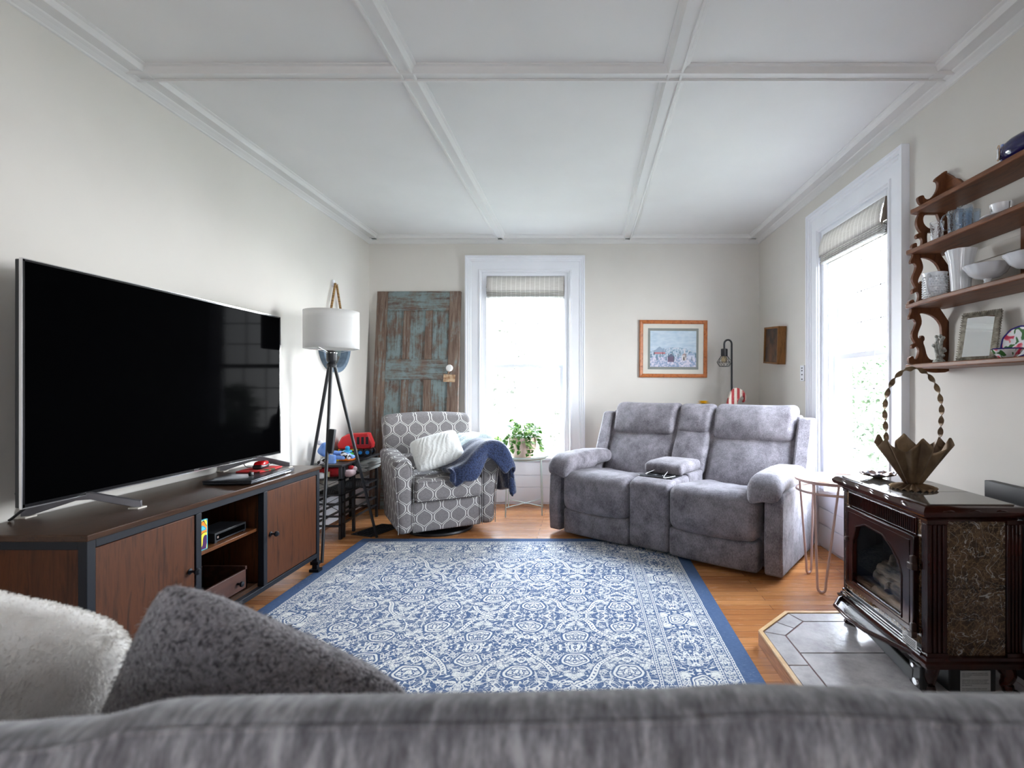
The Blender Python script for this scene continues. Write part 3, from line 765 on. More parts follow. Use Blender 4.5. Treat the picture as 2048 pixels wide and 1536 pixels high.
for yy in (.004, 1.414): MB().box(x0+.03, x1-.03, yy+.004, yy+.02, .13, H-.05).build('end_panel', m_wal_v, ts)
MB().box(x0+.004, x0+.014, .03, 1.41, .125, H-.03).build('back_panel', m_wal_v, ts)
MB().box(x0+.014, x1-.03, .03, 1.41, .125, .143).build('bottom_board', m_wal_h, ts)
for yy in (.45, .91): MB().box(x0+.014, x1-.032, yy+.006, yy+.022, .143, H-.03).build('divider', m_wal_v, ts)
MB().box(x0+.016, x1-.035, .472, .91, .400, .416).build('shelf', m_wal_e, ts, bevel=.002)
for a, b, kx in ((.033, .458, .432), (.938, 1.408, .965)):
    d = MB().box(x1-.018, x1-.004, a, b, .128, H-.053).build('door', m_wal_v, ts, bevel=.002)
    TX = Matrix.Translation((x1-.004, kx, .37)) @ Matrix.Rotation(pi/2, 4, 'Y')
    MB().lathe([(.012, 0), (.012, .003), (.005, .006), (.005, .02), (.013, .026), (.014, .034), (.008, .042), (0, .043)], seg=20, T=TX).build('knob', m_char, d)
# ------------------------------------------------------------------ television
tv = thing('television', 'large black flat television with slim silver edge on the walnut stand', 'television', (-1.885, 1.71, H))
TZ0, TZ1, TW = .068, .906, 1.45
MB().box(-.026, -.004, 0, TW, TZ0, TZ1).box(-.05, -.026, .25, TW-.25, TZ0+.05, TZ0+.5).build('housing', m_black, tv, bevel=.003)
bz = MB(); b = .011
for a in ((0, TW, TZ0, TZ0+b), (0, TW, TZ1-b*.6, TZ1), (0, b*.7, TZ0, TZ1), (TW-b*.7, TW, TZ0, TZ1)): bz.box(-.004, .0, a[0], a[1], a[2], a[3])
bz.build('bezel', M('gloss_black_bezel', (.004, .004, .005), None, rough=.2), tv)
eg = MB()
for a in ((0, TW, TZ0-.004, TZ0), (0, TW, TZ1, TZ1+.003), (-.003, 0, TZ0-.004, TZ1+.003), (TW, TW+.003, TZ0-.004, TZ1+.003)): eg.box(-.008, .001, a[0], a[1], a[2], a[3])
eg.build('edge_trim', m_silver, tv)
m_scr, nt_, p_ = base_mat('screen_glass', col=(.001, .001, .0012), rough=.06); p_.inputs['Specular IOR Level'].default_value = .008; p_.inputs['IOR'].default_value = 1.2
MB().box(-.0045, -.0015, b*.7, TW-b*.7, TZ0+b, TZ1-b*.6).build('screen', m_scr, tv, smooth=0)
m_foot = M('dark_pewter', (.13, .125, .135), None, rough=.35, metal=.6); m_pad = M('felt_pad', L(206, 200, 190), None, rough=.9)
for yc, dn in ((.22, -1), (1.23, 1)):
    ft = MB().prism([(-.17, .004), (-.17, .028), (-.02, .075), (.02, .075), (.17, .028), (.17, .004), (.15, .004), (.02, .048), (-.02, .048), (-.15, .004)], 'x', -.012, .006,
        T=Matrix.Translation((-.01, yc, 0)) @ Matrix.Rotation(-1.1, 4, 'Z')).build('stand_foot', m_foot, tv, bevel=.002)
    Z = Matrix.Rotation(-1.1, 4, 'Z')
    for q in (-.158, .158):
        v_ = Z @ Vector((0, q, 0)); MB().box(v_.x-.03, v_.x+.01, yc+v_.y-.02, yc+v_.y+.02, 0, .005).build('foot_pad', m_pad, ft)
def text(name, body, size, mat, parent, loc, rot, ext=.0004, left=False, sp=1.0):
    c = bpy.data.curves.new(name, 'FONT'); c.body = body; c.size = size; c.extrude = ext; c.space_line = sp; c.align_x = 'CENTER'; c.align_y = 'CENTER'
    o = bpy.data.objects.new(name, c); C.objects.link(o); o.data.materials.append(mat); o.data.align_x = 'LEFT' if left else 'CENTER'
    bpy.context.view_layer.update(); me = bpy.data.meshes.new_from_object(o.evaluated_get(bpy.context.evaluated_depsgraph_get()))
    bpy.data.objects.remove(o); o = bpy.data.objects.new(name, me); C.objects.link(o)
    if not me.materials: me.materials.append(mat)
    o.parent = parent; o.location = loc; o.rotation_euler = rot; return o
text('brand_lettering', 'SONY', .0125, m_silver, tv, (.0004, TW*.53, TZ0+.0055), (pi/2, 0, pi/2))
# ------------------------------------------------------------------ tripod floor lamp
fl = thing('tripod_floor_lamp', 'black tripod floor lamp with white drum shade beside the television', 'floor lamp', (-1.745, 3.52, 0))
ap = Vector((0, 0, 1.275))
for i, (x, y) in enumerate(((-1.53, 3.757), (-1.655, 3.215), (-2.022, 3.60))):
    f = Vector((x+1.745, y-3.52, .012)); top = ap+Vector((f.x, f.y, 0)).normalized()*.018
    MB().tube([f, top], [.0095, .0115], 12).build('leg', m_black, fl)
    if i == 1:
        MB().box(-.02, .02, -.015, .015, 0, .16, Matrix.Translation(f.lerp(top, .53)+Vector((.012, .01, 0))) @ Matrix.Rotation(.12, 4, 'Y')).build('switch_box', m_black, fl, bevel=.003)
MB().lathe([(.03, -.02), (.034, 0), (.022, .012), (.03, .02), (.034, .03), (.034, .085), (.02, .095), (0, .097)], (0, 0, 1.275), 28).build('socket', m_black, fl)
def linen():
    m, nt, p = base_mat('white_linen', rough=.9); c = L(236, 235, 233); p.inputs['Base Color'].default_value = (*c, 1)
    n = tex(nt, 'Noise', coords(nt, (1, 1, 6)), Scale=60, Detail=3); bump(nt, p, n.outputs['Fac'], .2, .001)
    tr = nt.nodes.new('ShaderNodeBsdfTranslucent'); tr.inputs[0].default_value = (*c, 1); mx = nt.nodes.new('ShaderNodeMixShader'); mx.inputs[0].default_value = .35
    nt.links.new(p.outputs[0], mx.inputs[1]); nt.links.new(tr.outputs[0], mx.inputs[2]); nt.links.new(mx.outputs[0], nt.nodes['Material Output'].inputs[0]); return m
m_linen = linen()
sh = MB().grid(lambda u, v: (.174*cos(2*pi*u)*(1+.006*sin(4*pi*u)), .174*sin(2*pi*u), 1.383+.258*v), 56, 6, cu=True).build('lamp_shade', m_linen, fl, solid=.003)
for z in (1.385, 1.639): MB().tube([(.172*cos(2*pi*i/40), .172*sin(2*pi*i/40), z) for i in range(40)], .0025, 6, closed=True).build('shade_ring', m_silver, sh)
r_ = MB().tube([(.036*cos(2*pi*i/20), .036*sin(2*pi*i/20), 1.355) for i in range(20)], .0015, 6, closed=True)
for k in range(3): a = 2*pi*k/3+.5; r_.tube([(.036*cos(a), .036*sin(a), 1.355), (.17*cos(a), .17*sin(a), 1.385)], .0013, 5)
r_.build('shade_carrier', m_silver, sh)
# hanging round mirror on a rope
rm = thing('round_mirror', 'round slate blue framed mirror hung from a rope behind the lamp shade', 'mirror', (XL, 4.17, 1.475), rot=(0, 0, 0))
TXm = Matrix.Rotation(pi/2, 4, 'Y')
MB().lathe([(.195, .002), (.235, .002), (.237, .04), (.232, .044), (.2, .044), (.196, .04), (.195, .002)], seg=64, T=TXm).build('frame', M('slate_blue_paint', L(78, 96, 112), L(100, 118, 134), sc=20, rough=.6), rm)
MB().lathe([(0, .006), (.197, .006), (.197, .010), (0, .010)], seg=64, T=TXm).build('mirror_glass', M('mirror', (.9, .9, .9), None, rough=.02, metal=1), rm)
m_rope = M('jute_rope', L(176, 140, 92), L(120, 88, 52), sc=8, st=(1, 1, 30), rough=1, bs=.8, bsc=10, bst=(4, 4, 60), bd=.006)
rp_ = MB()
for s_ in (-1, 1): rp_.tube([(.03, s_*.11, .19), (.028, s_*.01, .49)], .009, 10)
rp_.build('hanging_rope', m_rope, rm)
MB().box(0, .012, -.012, .012, .47, .52).tube([(.01, 0, .485), (.035, 0, .485), (.04, 0, .497)], .004, 8).build('wall_hook', m_trim, rm)
# ------------------------------------------------------------------ nested black shelf tables
rk = thing('black_shelf_table', 'narrow black metal shelf table loaded with toys under the lamp', 'shelf', (-2.04, 3.74, 0))
X0, X1, Y1 = 0.03, .255, .68
MB().box(X0, X1+.01, -.01, Y1, .532, .548).build('table_top', m_black, rk, bevel=.002)
for y, x in ((0, X1), (.05, X1), (.215, X1), (Y1-.03, X1), (0, X0), (.05, X0), (Y1-.03, X0)):
    MB().box(x-.02, x, y, y+.022, 0, .532).build('post', m_black, rk, bevel=.002)
def mesh_shelf(z):
    s = MB(); s.box(X0, X1, 0, .014, z-.012, z).box(X0, X1, Y1-.014, Y1, z-.012, z).box(X0, X0+.014, 0, Y1, z-.012, z).box(X1-.014, X1, 0, Y1, z-.012, z)
    for k in range(12): x = X0+.014+(X1-X0-.028)*(k+.5)/12; s.box(x-.0025, x+.0025, .01, Y1-.01, z-.008, z-.004)
    for k in range(17): y = .02+k*.04; s.box(X0, X1, y-.0015, y+.0015, z-.009, z-.006)
    s.build('mesh_shelf', m_black, rk, smooth=0)
mesh_shelf(.445); mesh_shelf(.33)
for z in (.09, .16, .25):
    MB().box(X0, X1, .004, .016, z, z+.014).box(X1-.016, X1-.004, .0, .66, z+.01, z+.024).box(X0+.004, X0+.016, 0, .66, z+.01, z+.024).box(X0, X1, .65, .662, z, z+.014).build('rail', m_black, rk, smooth=0)
br = MB()
for za, zb in ((.345, .44), (.2, .32)):
    for a, b in ((X0, X1), (X1, X0)): br.tube([(a, .006, za), (b, .006, zb)], .002, 5)
br.build('wire_brace', m_black, rk)
# toys and magazines
m_pl = lambda n, c, r=.4: M(n, c, None, rough=r)
m_blu = M('blue_plush', L(96, 136, 206), L(128, 162, 222), sc=20, rough=.95, bs=.4, bsc=200)
m_wht = M('white_plush', L(228, 228, 232), L(206, 206, 214), sc=20, rough=.95, bs=.4, bsc=200)
py = thing('plush_toy', 'sky blue plush toy with white patches on top of the black shelf', 'plush toy', (-1.93, 3.80, .5485))
def blob(mb, c, h, r=None, T=None): return mb.soft(c, h, r or min(h)*.95, n=(3, 3, 3), k=4, T=T)
R_ = lambda a, ax: Matrix.Rotation(a, 4, ax)
blob(MB(), (0, 0, 0), (.042, .04, .05), .03, Matrix.Translation((-.005, .01, .105)) @ R_(.6, 'Y')).build('body', m_blu, py, smooth=180)
blob(MB(), (0, 0, 0), (.02, .02, .02), None, Matrix.Translation((-.045, .01, .155))).build('nose', m_wht, py, smooth=180)
for a, c in ((.15, (.12, .0, .075)), (.0, (.1, -.035, .05)), (.3, (.13, .05, .06))):
    blob(MB(), (0, 0, 0), (.065, .02, .014), None, Matrix.Translation(c) @ R_(a, 'Y')).build('wing', m_blu, py, smooth=180)
blob(MB(), (0, 0, 0), (.03, .014, .034), None, Matrix.Translation((.075, -.055, .04))).build('foot', m_blu, py, smooth=180)
m_spk = M('black_white_speckle', L(20, 20, 24), L(225, 225, 230), sc=60, lo=.48, hi=.52, rough=.9)
for c, a in (((.0, -.045, .024), -.5), ((.165, -.03, .065), .5)): blob(MB(), (0, 0, 0), (.04, .016, .018), None, Matrix.Translation(c) @ R_(a, 'Y')).build('patch', m_spk, py, smooth=180)
rt = thing('stacking_rings', 'small stack of orange, red and green toy rings with blue top beside the truck', 'toy', (-1.845, 3.97, .5485))
for k, (c, r, z) in enumerate(((L(238, 118, 32), .06, .0), (L(214, 40, 32), .053, .02), (L(60, 168, 62), .046, .04), (L(50, 160, 206), .036, .06))):
    MB().tube([((r-.012)*cos(2*pi*i/28), (r-.012)*sin(2*pi*i/28), z+.0105) for i in range(28)], .0105, 10, closed=True).build('ring', m_pl('ring_plastic', c, .3), rt)
MB().lathe([(.012, 0), (.012, .08), (.016, .085), (.018, .1), (.01, .112), (0, .113)], seg=16).build('peg', m_pl('blue_plastic', L(50, 160, 206), .3), rt)
tag(MB().lathe([(0, 0), (.02, 0), (.022, .012), (.012, .03), (.004, .042), (0, .043)], seg=5).build('toy_star', m_pl('yellow_plastic', L(240, 206, 50))), 'tiny yellow plastic toy between the plush and the lamp leg', 'toy').location = (-1.90, 3.95, .5485)
tk = thing('toy_dump_truck', 'big red plastic toy truck with blue wheels on the black shelf', 'toy truck', (-1.90, 4.25, .5485), radians(8))
mr = m_pl('red_plastic', L(206, 34, 40), .35); mk_ = m_pl('black_plastic', (.01, .01, .012), .4); mb_ = m_pl('hub_blue', L(40, 140, 220), .3)
MB().box(-.10, .12, -.05, .05, .03, .055).build('chassis', mk_, tk, bevel=.006)
body = MB().prism([(-.13, .06), (-.135, .10), (-.10, .16), (-.055, .185), (.10, .19), (.135, .10), (.13, .06)], 'y', -.06, .06).build('body', mr, tk, bevel=.012)
for k in range(3): MB().box(.02+.035*k, .04+.035*k, -.063, -.058, .10, .16, R_(-.0, 'Y')).build('window', mk_, body)
for k in range(2): MB().box(-.06+.02*k, .13, -.066, -.06, .085+.0*k, .092).build('ridge', mr, body)
MB().box(-.13, .06, -.052, -.04, .045, .062).build('bumper', m_pl('yellow_trim', L(236, 196, 40)), tk, bevel=.004)
for x in (-.09, .05, .105):
    for s_ in (-1, 1):
        wh = MB().lathe([(.0, -.014), (.028, -.014), (.032, -.01), (.032, .01), (.028, .014), (0, .014)], seg=24, T=Matrix.Translation((x, s_*.058, .032)) @ R_(pi/2, 'X')).build('wheel', mk_, tk)
        MB().lathe([(.0, -.017), (.014, -.017), (.017, -.012), (.017, .012), (.014, .017), (0, .017)], seg=16, T=Matrix.Translation((x, s_*.058, .032)) @ R_(pi/2, 'X')).build('hub', mb_, wh)
m_rp = M('red_plush', L(186, 28, 36), L(150, 20, 30), sc=20, rough=.95, bs=.4, bsc=200); m_pk = M('pale_pink_plush', L(226, 196, 200), None, rough=.95, bs=.4, bsc=200)
p2 = thing('plush_toy', 'red plush toy with pale paws stuffed on the second tier of the shelf', 'plush toy', (-1.915, 3.82, .4455))
blob(MB(), (0, 0, .04), (.10, .05, .035)).build('body', m_rp, p2, smooth=180)
for c in ((-.085, -.05, .028), (-.03, -.06, .02)): blob(MB(), c, (.028, .02, .024)).build('paw', m_wht, p2, smooth=180)
MB().box(.0, .035, -.062, -.05, .01, .05).build('patch', m_pl('cream_patch', L(226, 214, 170), .9), p2, bevel=.003)
p3 = thing('plush_toy', 'small pale pink plush toy at the shelf edge near the magazines', 'plush toy', (-1.772, 3.85, .4455))
blob(MB(), (0, 0, .026), (.035, .05, .026)).build('body', m_pk, p3, smooth=180); blob(MB(), (.015, .04, .05), (.02, .022, .02)).build('head', m_pk, p3, smooth=180)
blob(MB(), (0, .02, .065), (.018, .02, .014)).build('cap', m_rp, p3, smooth=180)
m_pg = M('magazine_pages', L(214, 216, 214), L(168, 172, 170), sc=3, st=(1, 1, 90), rough=.8); m_cv = M('magazine_cover', L(150, 156, 154), L(196, 200, 198), sc=6, rough=.4)
mg0 = None
for k in range(6):
    z = .4455+.013*k
    if mg0 is None:
        mg0 = tag(bpy.data.objects.new('magazine', None), '', 'magazine', 'magazines stacked on the black shelf'); C.objects.link(mg0)
        MB().soft((0, 0, .006), (.105, .14, .005), .003, fn=lambda P: (P.x, P.y, P.z), n=(4, 4, 1), k=2).build('page_block', m_pg, mg0)
        q = MB(); q.box(-.107, .107, -.142, .142, .0112, .012).box(-.107, .107, -.142, .142, 0, .0008).box(-.107, -.1062, -.142, .142, 0, .012); q.build('cover', m_cv, mg0); o = mg0
    else: o = copy_tree(mg0)
    o['label'] = ['grey magazine at the bottom of the stack on the black shelf', 'magazine second from the bottom of the shelf stack', 'magazine just below the middle of the shelf stack',
                  'magazine just above the middle of the shelf stack', 'magazine second from the top of the shelf stack', 'topmost pale magazine of the stack under the toy truck'][k]
    o.location = (-1.80-.045+.012*sin(k*2.3)+.01*k*.6, 4.18+.01*cos(k*1.7), z); o.rotation_euler = (0, 0, .06*sin(k*3.1))
fv = MB().box(-.16, .16, -.10, .10, 0, .004)
for i in range(15):
    for j in range(4): fv.box(-.15+.0205*i, -.138+.0205*i, -.088+.047*j, -.052+.047*j, .004, .008)
fvo = fv.build('floor_vent', m_black); fvo.location = (-1.62, 3.98, .001); fvo.rotation_euler = (0, 0, radians(68)); tag(fvo, 'black floor vent cover on the boards under the lamp', 'vent')
# ------------------------------------------------------------------ things on the television stand
m_lap = M('graphite_laptop', (.05, .055, .065), None, rough=.3, metal=.5)
lp = thing('laptop', 'closed graphite laptop lying at the far end of the stand', 'laptop', (-1.735, 2.66, .6455), radians(3))
MB().soft((0, 0, .009), (.115, .20, .006), .004, n=(4, 4, 1), k=2).build('base', m_lap, lp); MB().soft((0, 0, .0185), (.116, .201, .0035), .0025, n=(4, 4, 1), k=2).build('lid', m_lap, lp)
for x in (-.09, .09):
    for y in (-.17, .17): MB().box(x-.01, x+.01, y-.01, y+.01, 0, .0035).build('foot', m_black, lp)
for q_ in ((-.12, -.07), (.1, .16)): MB().box(.1145, .1165, q_[0], q_[1], .007, .012).build('port', m_silver, lp)
LT = .6455+.0225
mp = MB().soft((0, 0, .004), (.075, .10, .0035), .003, n=(3, 3, 1), k=2, fn=lambda P: (P.x*(1-.15*(P.y/.1)**2), P.y, P.z))
m_mp = M('red_green_pad', L(206, 44, 44), L(40, 74, 44), sc=22, lo=.56, hi=.60, rough=.8)
o = mp.build('mouse_pad', m_mp, None); o.location = (-1.77, 2.78, LT); tag(o, 'small red and green pad lying on the closed laptop', 'mouse pad')
ms = thing('computer_mouse', 'red and black computer mouse on the small pad', 'mouse', (-1.77, 2.79, LT+.0078), radians(10))
MB().soft((0, 0, .012), (.029, .052, .011), .010, n=(6, 6, 2), k=4, fn=lambda P: (P.x*(1-.2*(P.y/.05)**2), P.y, P.z)).build('body', mk_, ms, smooth=180)
MB().soft((0, .004, .025), (.027, .046, .011), .010, (0, 0, .004), n=(6, 6, 2), k=4, fn=lambda P: (P.x*(1-.25*(P.y/.05)**2), P.y, P.z-.006*(P.y < -.03))).build('top_shell', M('red_gloss', L(178, 18, 22), None, rough=.2), ms, smooth=180)
db = thing('usb_receiver', 'tiny black knob lying on the laptop lid in front of the mouse', 'receiver', (-1.70, 2.60, LT)); MB().soft((0, 0, .009), (.008, .012, .009), .004, n=(2, 2, 2)).build('cap', mk_, db)
c_ = MB().tube(smooth_pts([(-2.03, 3.02, .70), (-2.0, 3.0, .66), (-1.96, 2.98, .65), (-1.9, 3.0, .652), (-1.86, 3.03, .665), (-1.8, 3.06, .668), (-1.79, 3.08, .66), (-1.82, 3.10, .64)]), .002, 6)
tag(c_.build('power_cord', m_black), 'thin black cord trailing over the far end of the television stand', 'cord')
c_ = MB().tube(smooth_pts([(-2.052, 1.86, .72), (-2.03, 1.82, .74), (-1.99, 1.80, .73), (-1.95, 1.80, .74)]), .003, 6)
tag(c_.build('power_cord', m_black), 'black cord looping behind the near edge of the television', 'cord')
c_ = MB().tube(smooth_pts([(-2.03, 1.80, .650), (-2.01, 1.79, .658), (-1.97, 1.79, .69), (-1.945, 1.82, .73)]), .0045, 8)
tag(c_.build('power_cord', m_black), 'thick black cord rising from the stand behind the television', 'cord')
# open bay: colourful card, media player, wooden drawer box
def card_mat():
    m, nt, p = base_mat('bold_colour_card', rough=.35)
    t = nt.nodes.new('ShaderNodeTexCoord'); s = nt.nodes.new('ShaderNodeSeparateXYZ'); nt.links.new(t.outputs['Object'], s.inputs[0]); y = E(nt, s.outputs[1]); z = E(nt, s.outputs[2])
    n = tex(nt, 'Noise', coords(nt), Scale=11, Detail=0, Distortion=.6)
    c = ramp(nt, n.outputs['Fac'], [(.40, L(70, 24, 84)), (.41, L(240, 226, 60)), (.5, L(20, 20, 30)), (.52, L(240, 140, 40)), (.6, L(40, 150, 190)), (.62, L(84, 200, 220))])
    n2 = c.node.color_ramp; n2.interpolation = 'CONSTANT'
    edge = (y.abs().gt(.052)+(z-.065).abs().gt(.062)).clamp()
    nt.links.new(mixc(nt, edge, c, L(90, 206, 226)), p.inputs['Base Color']); return m
o = MB().box(-.012, .0, -.056, .056, 0, .13).build('greeting_card', card_mat(), None, bevel=.001); o.location = (-1.645, 2.17, .0165+.64-.24+.0005-.0005); o.rotation_euler = (0, 0, .0)
o.location.z = .4165; tag(o, 'small card with bold coloured shapes standing on the open shelf', 'card')
mpv = thing('media_player', 'black media player box on the shelf behind the stand opening', 'media player', (-1.72, 2.40, .4165))
MB().box(-.07, .06, -.11, .10, .004, .045).build('case', m_black, mpv, bevel=.002); MB().box(.06, .062, -.1, .09, .012, .036).build('front_plate', m_screen if 'm_screen' in globals() else m_scr, mpv)
for y in (-.1, .09):
    for x in (-.06, .05): MB().box(x-.008, x+.008, y-.008, y+.008, 0, .004).build('foot', m_black, mpv)
MB().box(.061, .064, -.10, -.09, .02, .03).build('button', m_silver, mpv)
m_crt = M('reddish_crate_wood', L(52, 28, 22), L(76, 44, 33), sc=4, st=(10, 1, 10), rough=.5)
cr = thing('wooden_box', 'reddish wooden drawer box with dark knobs in the bottom of the stand', 'wooden box', (-1.73, 2.31, .1435))
for a in ((-.13, .09, -.17, -.158, 0, .11), (-.13, .09, .158, .17, 0, .11), (-.13, -.118, -.17, .17, 0, .11), (.078, .09, -.17, .17, 0, .095), (-.13, .09, -.17, .17, 0, .008)):
    MB().box(*a).build('side_board', m_crt, cr, bevel=.002)
for y in (-.10, .10): MB().lathe([(.006, 0), (.006, .012), (.013, .018), (.012, .026), (0, .03)], seg=18, T=Matrix.Translation((.09, y, .045)) @ R_(pi/2, 'Y')).build('knob', m_char, cr)
o = MB().box(-.008, .008, -.05, .05, 0, .09, R_(.35, 'X')).build('brass_frame', M('brass', L(170, 130, 60), None, rough=.4, metal=.6), None, bevel=.002); o.location = (-1.75, 2.24, .1555+.02); tag(o, 'small tilted brass frame inside the wooden box', 'frame')
# ------------------------------------------------------------------ plant table
pt_ = thing('tray_table', 'round pale green metal tray table in front of the back window', 'side table', (-.535, 4.585, 0))
m_mint = M('pale_mint_metal', L(198, 212, 206), None, rough=.4)
MB().lathe([(0, .486), (.195, .486), (.212, .498), (.216, .512), (.212, .512), (.207, .500), (.193, .490), (0, .490)], seg=56).build('tray', m_mint, pt_)
FT = [(-.145, -.20), (.165, -.14), (.145, .17), (-.17, .14)]; tp = [(x*.92, y*.85) for x, y in FT]
for (x, y), (a, b) in zip(FT, tp): MB().tube([(x, y, 0), (a, b, .486)], .0055, 8).build('leg', m_mint, pt_)
for i in (0, 1): a, b = FT[i], FT[i+2]; MB().tube([(a[0]*.985, a[1]*.97, .08), (b[0]*.985, b[1]*.97, .08)], .004, 8).build('cross_bar', m_mint, pt_)
MB().tube([(.185*cos(2*pi*i/36), .175*sin(2*pi*i/36), .478) for i in range(36)], .005, 8, closed=True).build('support_ring', m_mint, pt_)
pp = thing('potted_plant', 'leafy trailing plant in a pink pot on the tray table', 'potted plant', (-.555, 4.57, .4905))
def scallop(a, z): return 1+.04*cos(9*a)*min(1, z/.05)
MB().lathe([(0, 0), (.075, 0), (.10, .02), (.118, .09), (.122, .17), (.118, .18), (.11, .172), (.105, .15), (0, .15)], seg=72, fn=scallop).build('pot', M('blush_ceramic', L(222, 186, 174), None, rough=.5), pp)
MB().lathe([(0, .151), (.10, .151), (.09, .156), (0, .16)], seg=32).build('soil', M('potting_soil', (.03, .02, .015), None, rough=1), pp)
def leaf_mat():
    m, nt, p = base_mat('variegated_leaf', rough=.45)
    n = tex(nt, 'Noise', coords(nt), Scale=28, Detail=2)
    c = ramp(nt, n.outputs['Fac'], [(.40, L(48, 92, 28)), (.54, L(84, 130, 48)), (.64, L(170, 190, 130))]); nt.links.new(c, p.inputs['Base Color'])
    tr = nt.nodes.new('ShaderNodeBsdfTranslucent'); nt.links.new(c, tr.inputs[0]); mx = nt.nodes.new('ShaderNodeMixShader'); mx.inputs[0].default_value = .3
    nt.links.new(p.outputs[0], mx.inputs[1]); nt.links.new(tr.outputs[0], mx.inputs[2]); nt.links.new(mx.outputs[0], nt.nodes['Material Output'].inputs[0]); return m
m_lf = leaf_mat(); rnd = random.Random(3)
def leaf(mb, c, d, up, L_, Wd):
    d = Vector(d).normalized(); s = d.cross(Vector(up)).normalized(); nrm = s.cross(d); c = Vector(c); vs = []; n = 6
    for i in range(n+1):
        t = i/n; w_ = Wd*(sin(pi*min(1, t**.75))) *.5; mid = c+d*L_*t-nrm*.18*L_*t*t
        vs += [mid+s*w_+nrm*w_*.35, mid, mid-s*w_+nrm*w_*.35]
    fs = [(3*i+k, 3*i+k+1, 3*i+k+4, 3*i+k+3) for i in range(n) for k in (0, 1)]; mb.add(vs, fs)
lf = MB(); stems = MB()
for k in range(44):
    a = rnd.random()*2*pi; out = .05+.11*rnd.random(); hgt = .05+.13*rnd.random(); 
    if k < 14:                                    # trailing stems over the rim
        a = -pi/2+(rnd.random()-.5)*3.6; pts = [(.07*cos(a), .07*sin(a), .155), (.12*cos(a), .12*sin(a), .20), (.145*cos(a), .145*sin(a), .14), ((.15+.02*rnd.random())*cos(a+.1), .15*sin(a+.1), .03+.07*rnd.random())]
    else: pts = [(.04*cos(a), .04*sin(a), .155), (out*.6*cos(a), out*.6*sin(a), .155+hgt*.8), (out*1.2*cos(a), out*1.2*sin(a), .155+hgt)]
    sp_ = smooth_pts(pts, 5); stems.tube(sp_, .0017, 5)
    for q in sp_[2:]:
        dd = (q.x+rnd.gauss(0, .06), q.y+rnd.gauss(0, .06), rnd.gauss(0, .05)+.0); l = .03+.022*rnd.random()
        leaf(lf, q, dd, (rnd.gauss(0, .3), rnd.gauss(0, .3)-.3, 1), l, l*.72)
for q in ((-.20, -.02, .17), (-.17, -.08, .16), (-.13, -.1, .10)): leaf(lf, q, (-.9, -.3, .1), (0, -.8, .6), .055, .042)
for q in ((-.19, -.02, .17),): stems.tube([(-.06, 0, .16), (-.13, -.02, .19), q], .0017, 5)
lf.build('foliage', m_lf, pp, smooth=180); stems.build('stems', M('green_stem', L(120, 150, 70), None, rough=.6), pp)
# ------------------------------------------------------------------ pictures on the back wall
pf = thing('framed_print', 'cherry framed village landscape print on the back wall above the loveseat', 'picture', ((1346-VX)*YB/F, YB-.002, HC-(698-VY)*YB/F), rot=(0, radians(.4), 0))
def rectring(mb, hw, hh, wd, y0, y1, prof=None):
    pr = prof or [(0, y0), (0, y1), (wd*.25, y1-.004), (wd*.8, y1+.002), (wd, y1+.006), (wd, y0)]
    def f(u, v):
        d, y = pr[round(u*(len(pr)-1))]; q = round(v*4) % 4
        return [(-hw+d, y, -hh+d), (-hw+d, y, hh-d), (hw-d, y, hh-d), (hw-d, y, -hh+d)][q]
    return mb.grid(lambda u, v: f(u, v), len(pr), 4, cv=True) if False else mb.grid(lambda u, v: [(-hw+pr[round(u*(len(pr)-1))][0], pr[round(u*(len(pr)-1))][1], -hh+pr[round(u*(len(pr)-1))][0]), (-hw+pr[round(u*(len(pr)-1))][0], pr[round(u*(len(pr)-1))][1], hh-pr[round(u*(len(pr)-1))][0]), (hw-pr[round(u*(len(pr)-1))][0], pr[round(u*(len(pr)-1))][1], hh-pr[round(u*(len(pr)-1))][0]), (hw-pr[round(u*(len(pr)-1))][0], pr[round(u*(len(pr)-1))][1], -hh+pr[round(u*(len(pr)-1))][0])][round(v*4) % 4], len(pr), 4, cv=True)
k = YB/F; hw, hh = 67.5*k, 57*k
rectring(MB(), hw, hh, .034, 0, -.022).build('frame', m_frame, pf, smooth=0)
mt = MB().box(-hw+.03, hw-.03, -.008, -.004, -hh+.03, hh-.03).build('mat_board', M('cream_mat', L(216, 212, 202), None, rough=.9), pf)
ww, h2 = 50.5*k, 41*k
MB().box(-ww, ww, -.0095, -.008, -h2, h2).build('inner_mat', M('sage_grey_mat', L(138, 142, 138), None, rough=.9), pf)
def village():
    m, nt, p = base_mat('village_print', rough=.6)
    t = nt.nodes.new('ShaderNodeTexCoord'); s = nt.nodes.new('ShaderNodeSeparateXYZ'); nt.links.new(t.outputs['Object'], s.inputs[0]); x = E(nt, s.outputs[0]); z = E(nt, s.outputs[2])
    n = tex(nt, 'Noise', coords(nt, (1, 1, 3)), Scale=14, Detail=5); n2 = tex(nt, 'Noise', coords(nt), Scale=60, Detail=4)
    nn = E(nt, n.outputs['Fac']); hill = (z+.02-(x*11.0).cos()*.022-nn*.03).lt(.0)
    sky = ramp(nt, n.outputs['Fac'], [(.3, L(168, 190, 208)), (.7, L(200, 212, 222))]); hl = ramp(nt, n2.outputs['Fac'], [(.35, L(110, 140, 166)), (.5, L(172, 190, 206)), (.65, L(206, 206, 214))])
    c = mixc(nt, hill, sky, hl)
    g = (z+.095-nn*.04).lt(0); gr = ramp(nt, n2.outputs['Fac'], [(.4, L(134, 152, 184)), (.6, L(212, 206, 218))]); c = mixc(nt, g, c, gr)
    nt.links.new(c, p.inputs['Base Color']); return m
pw_, ph_ = 46*k, 36*k
pn = MB().box(-pw_, pw_, -.0105, -.0095, -ph_, ph_).build('print', village(), pf)
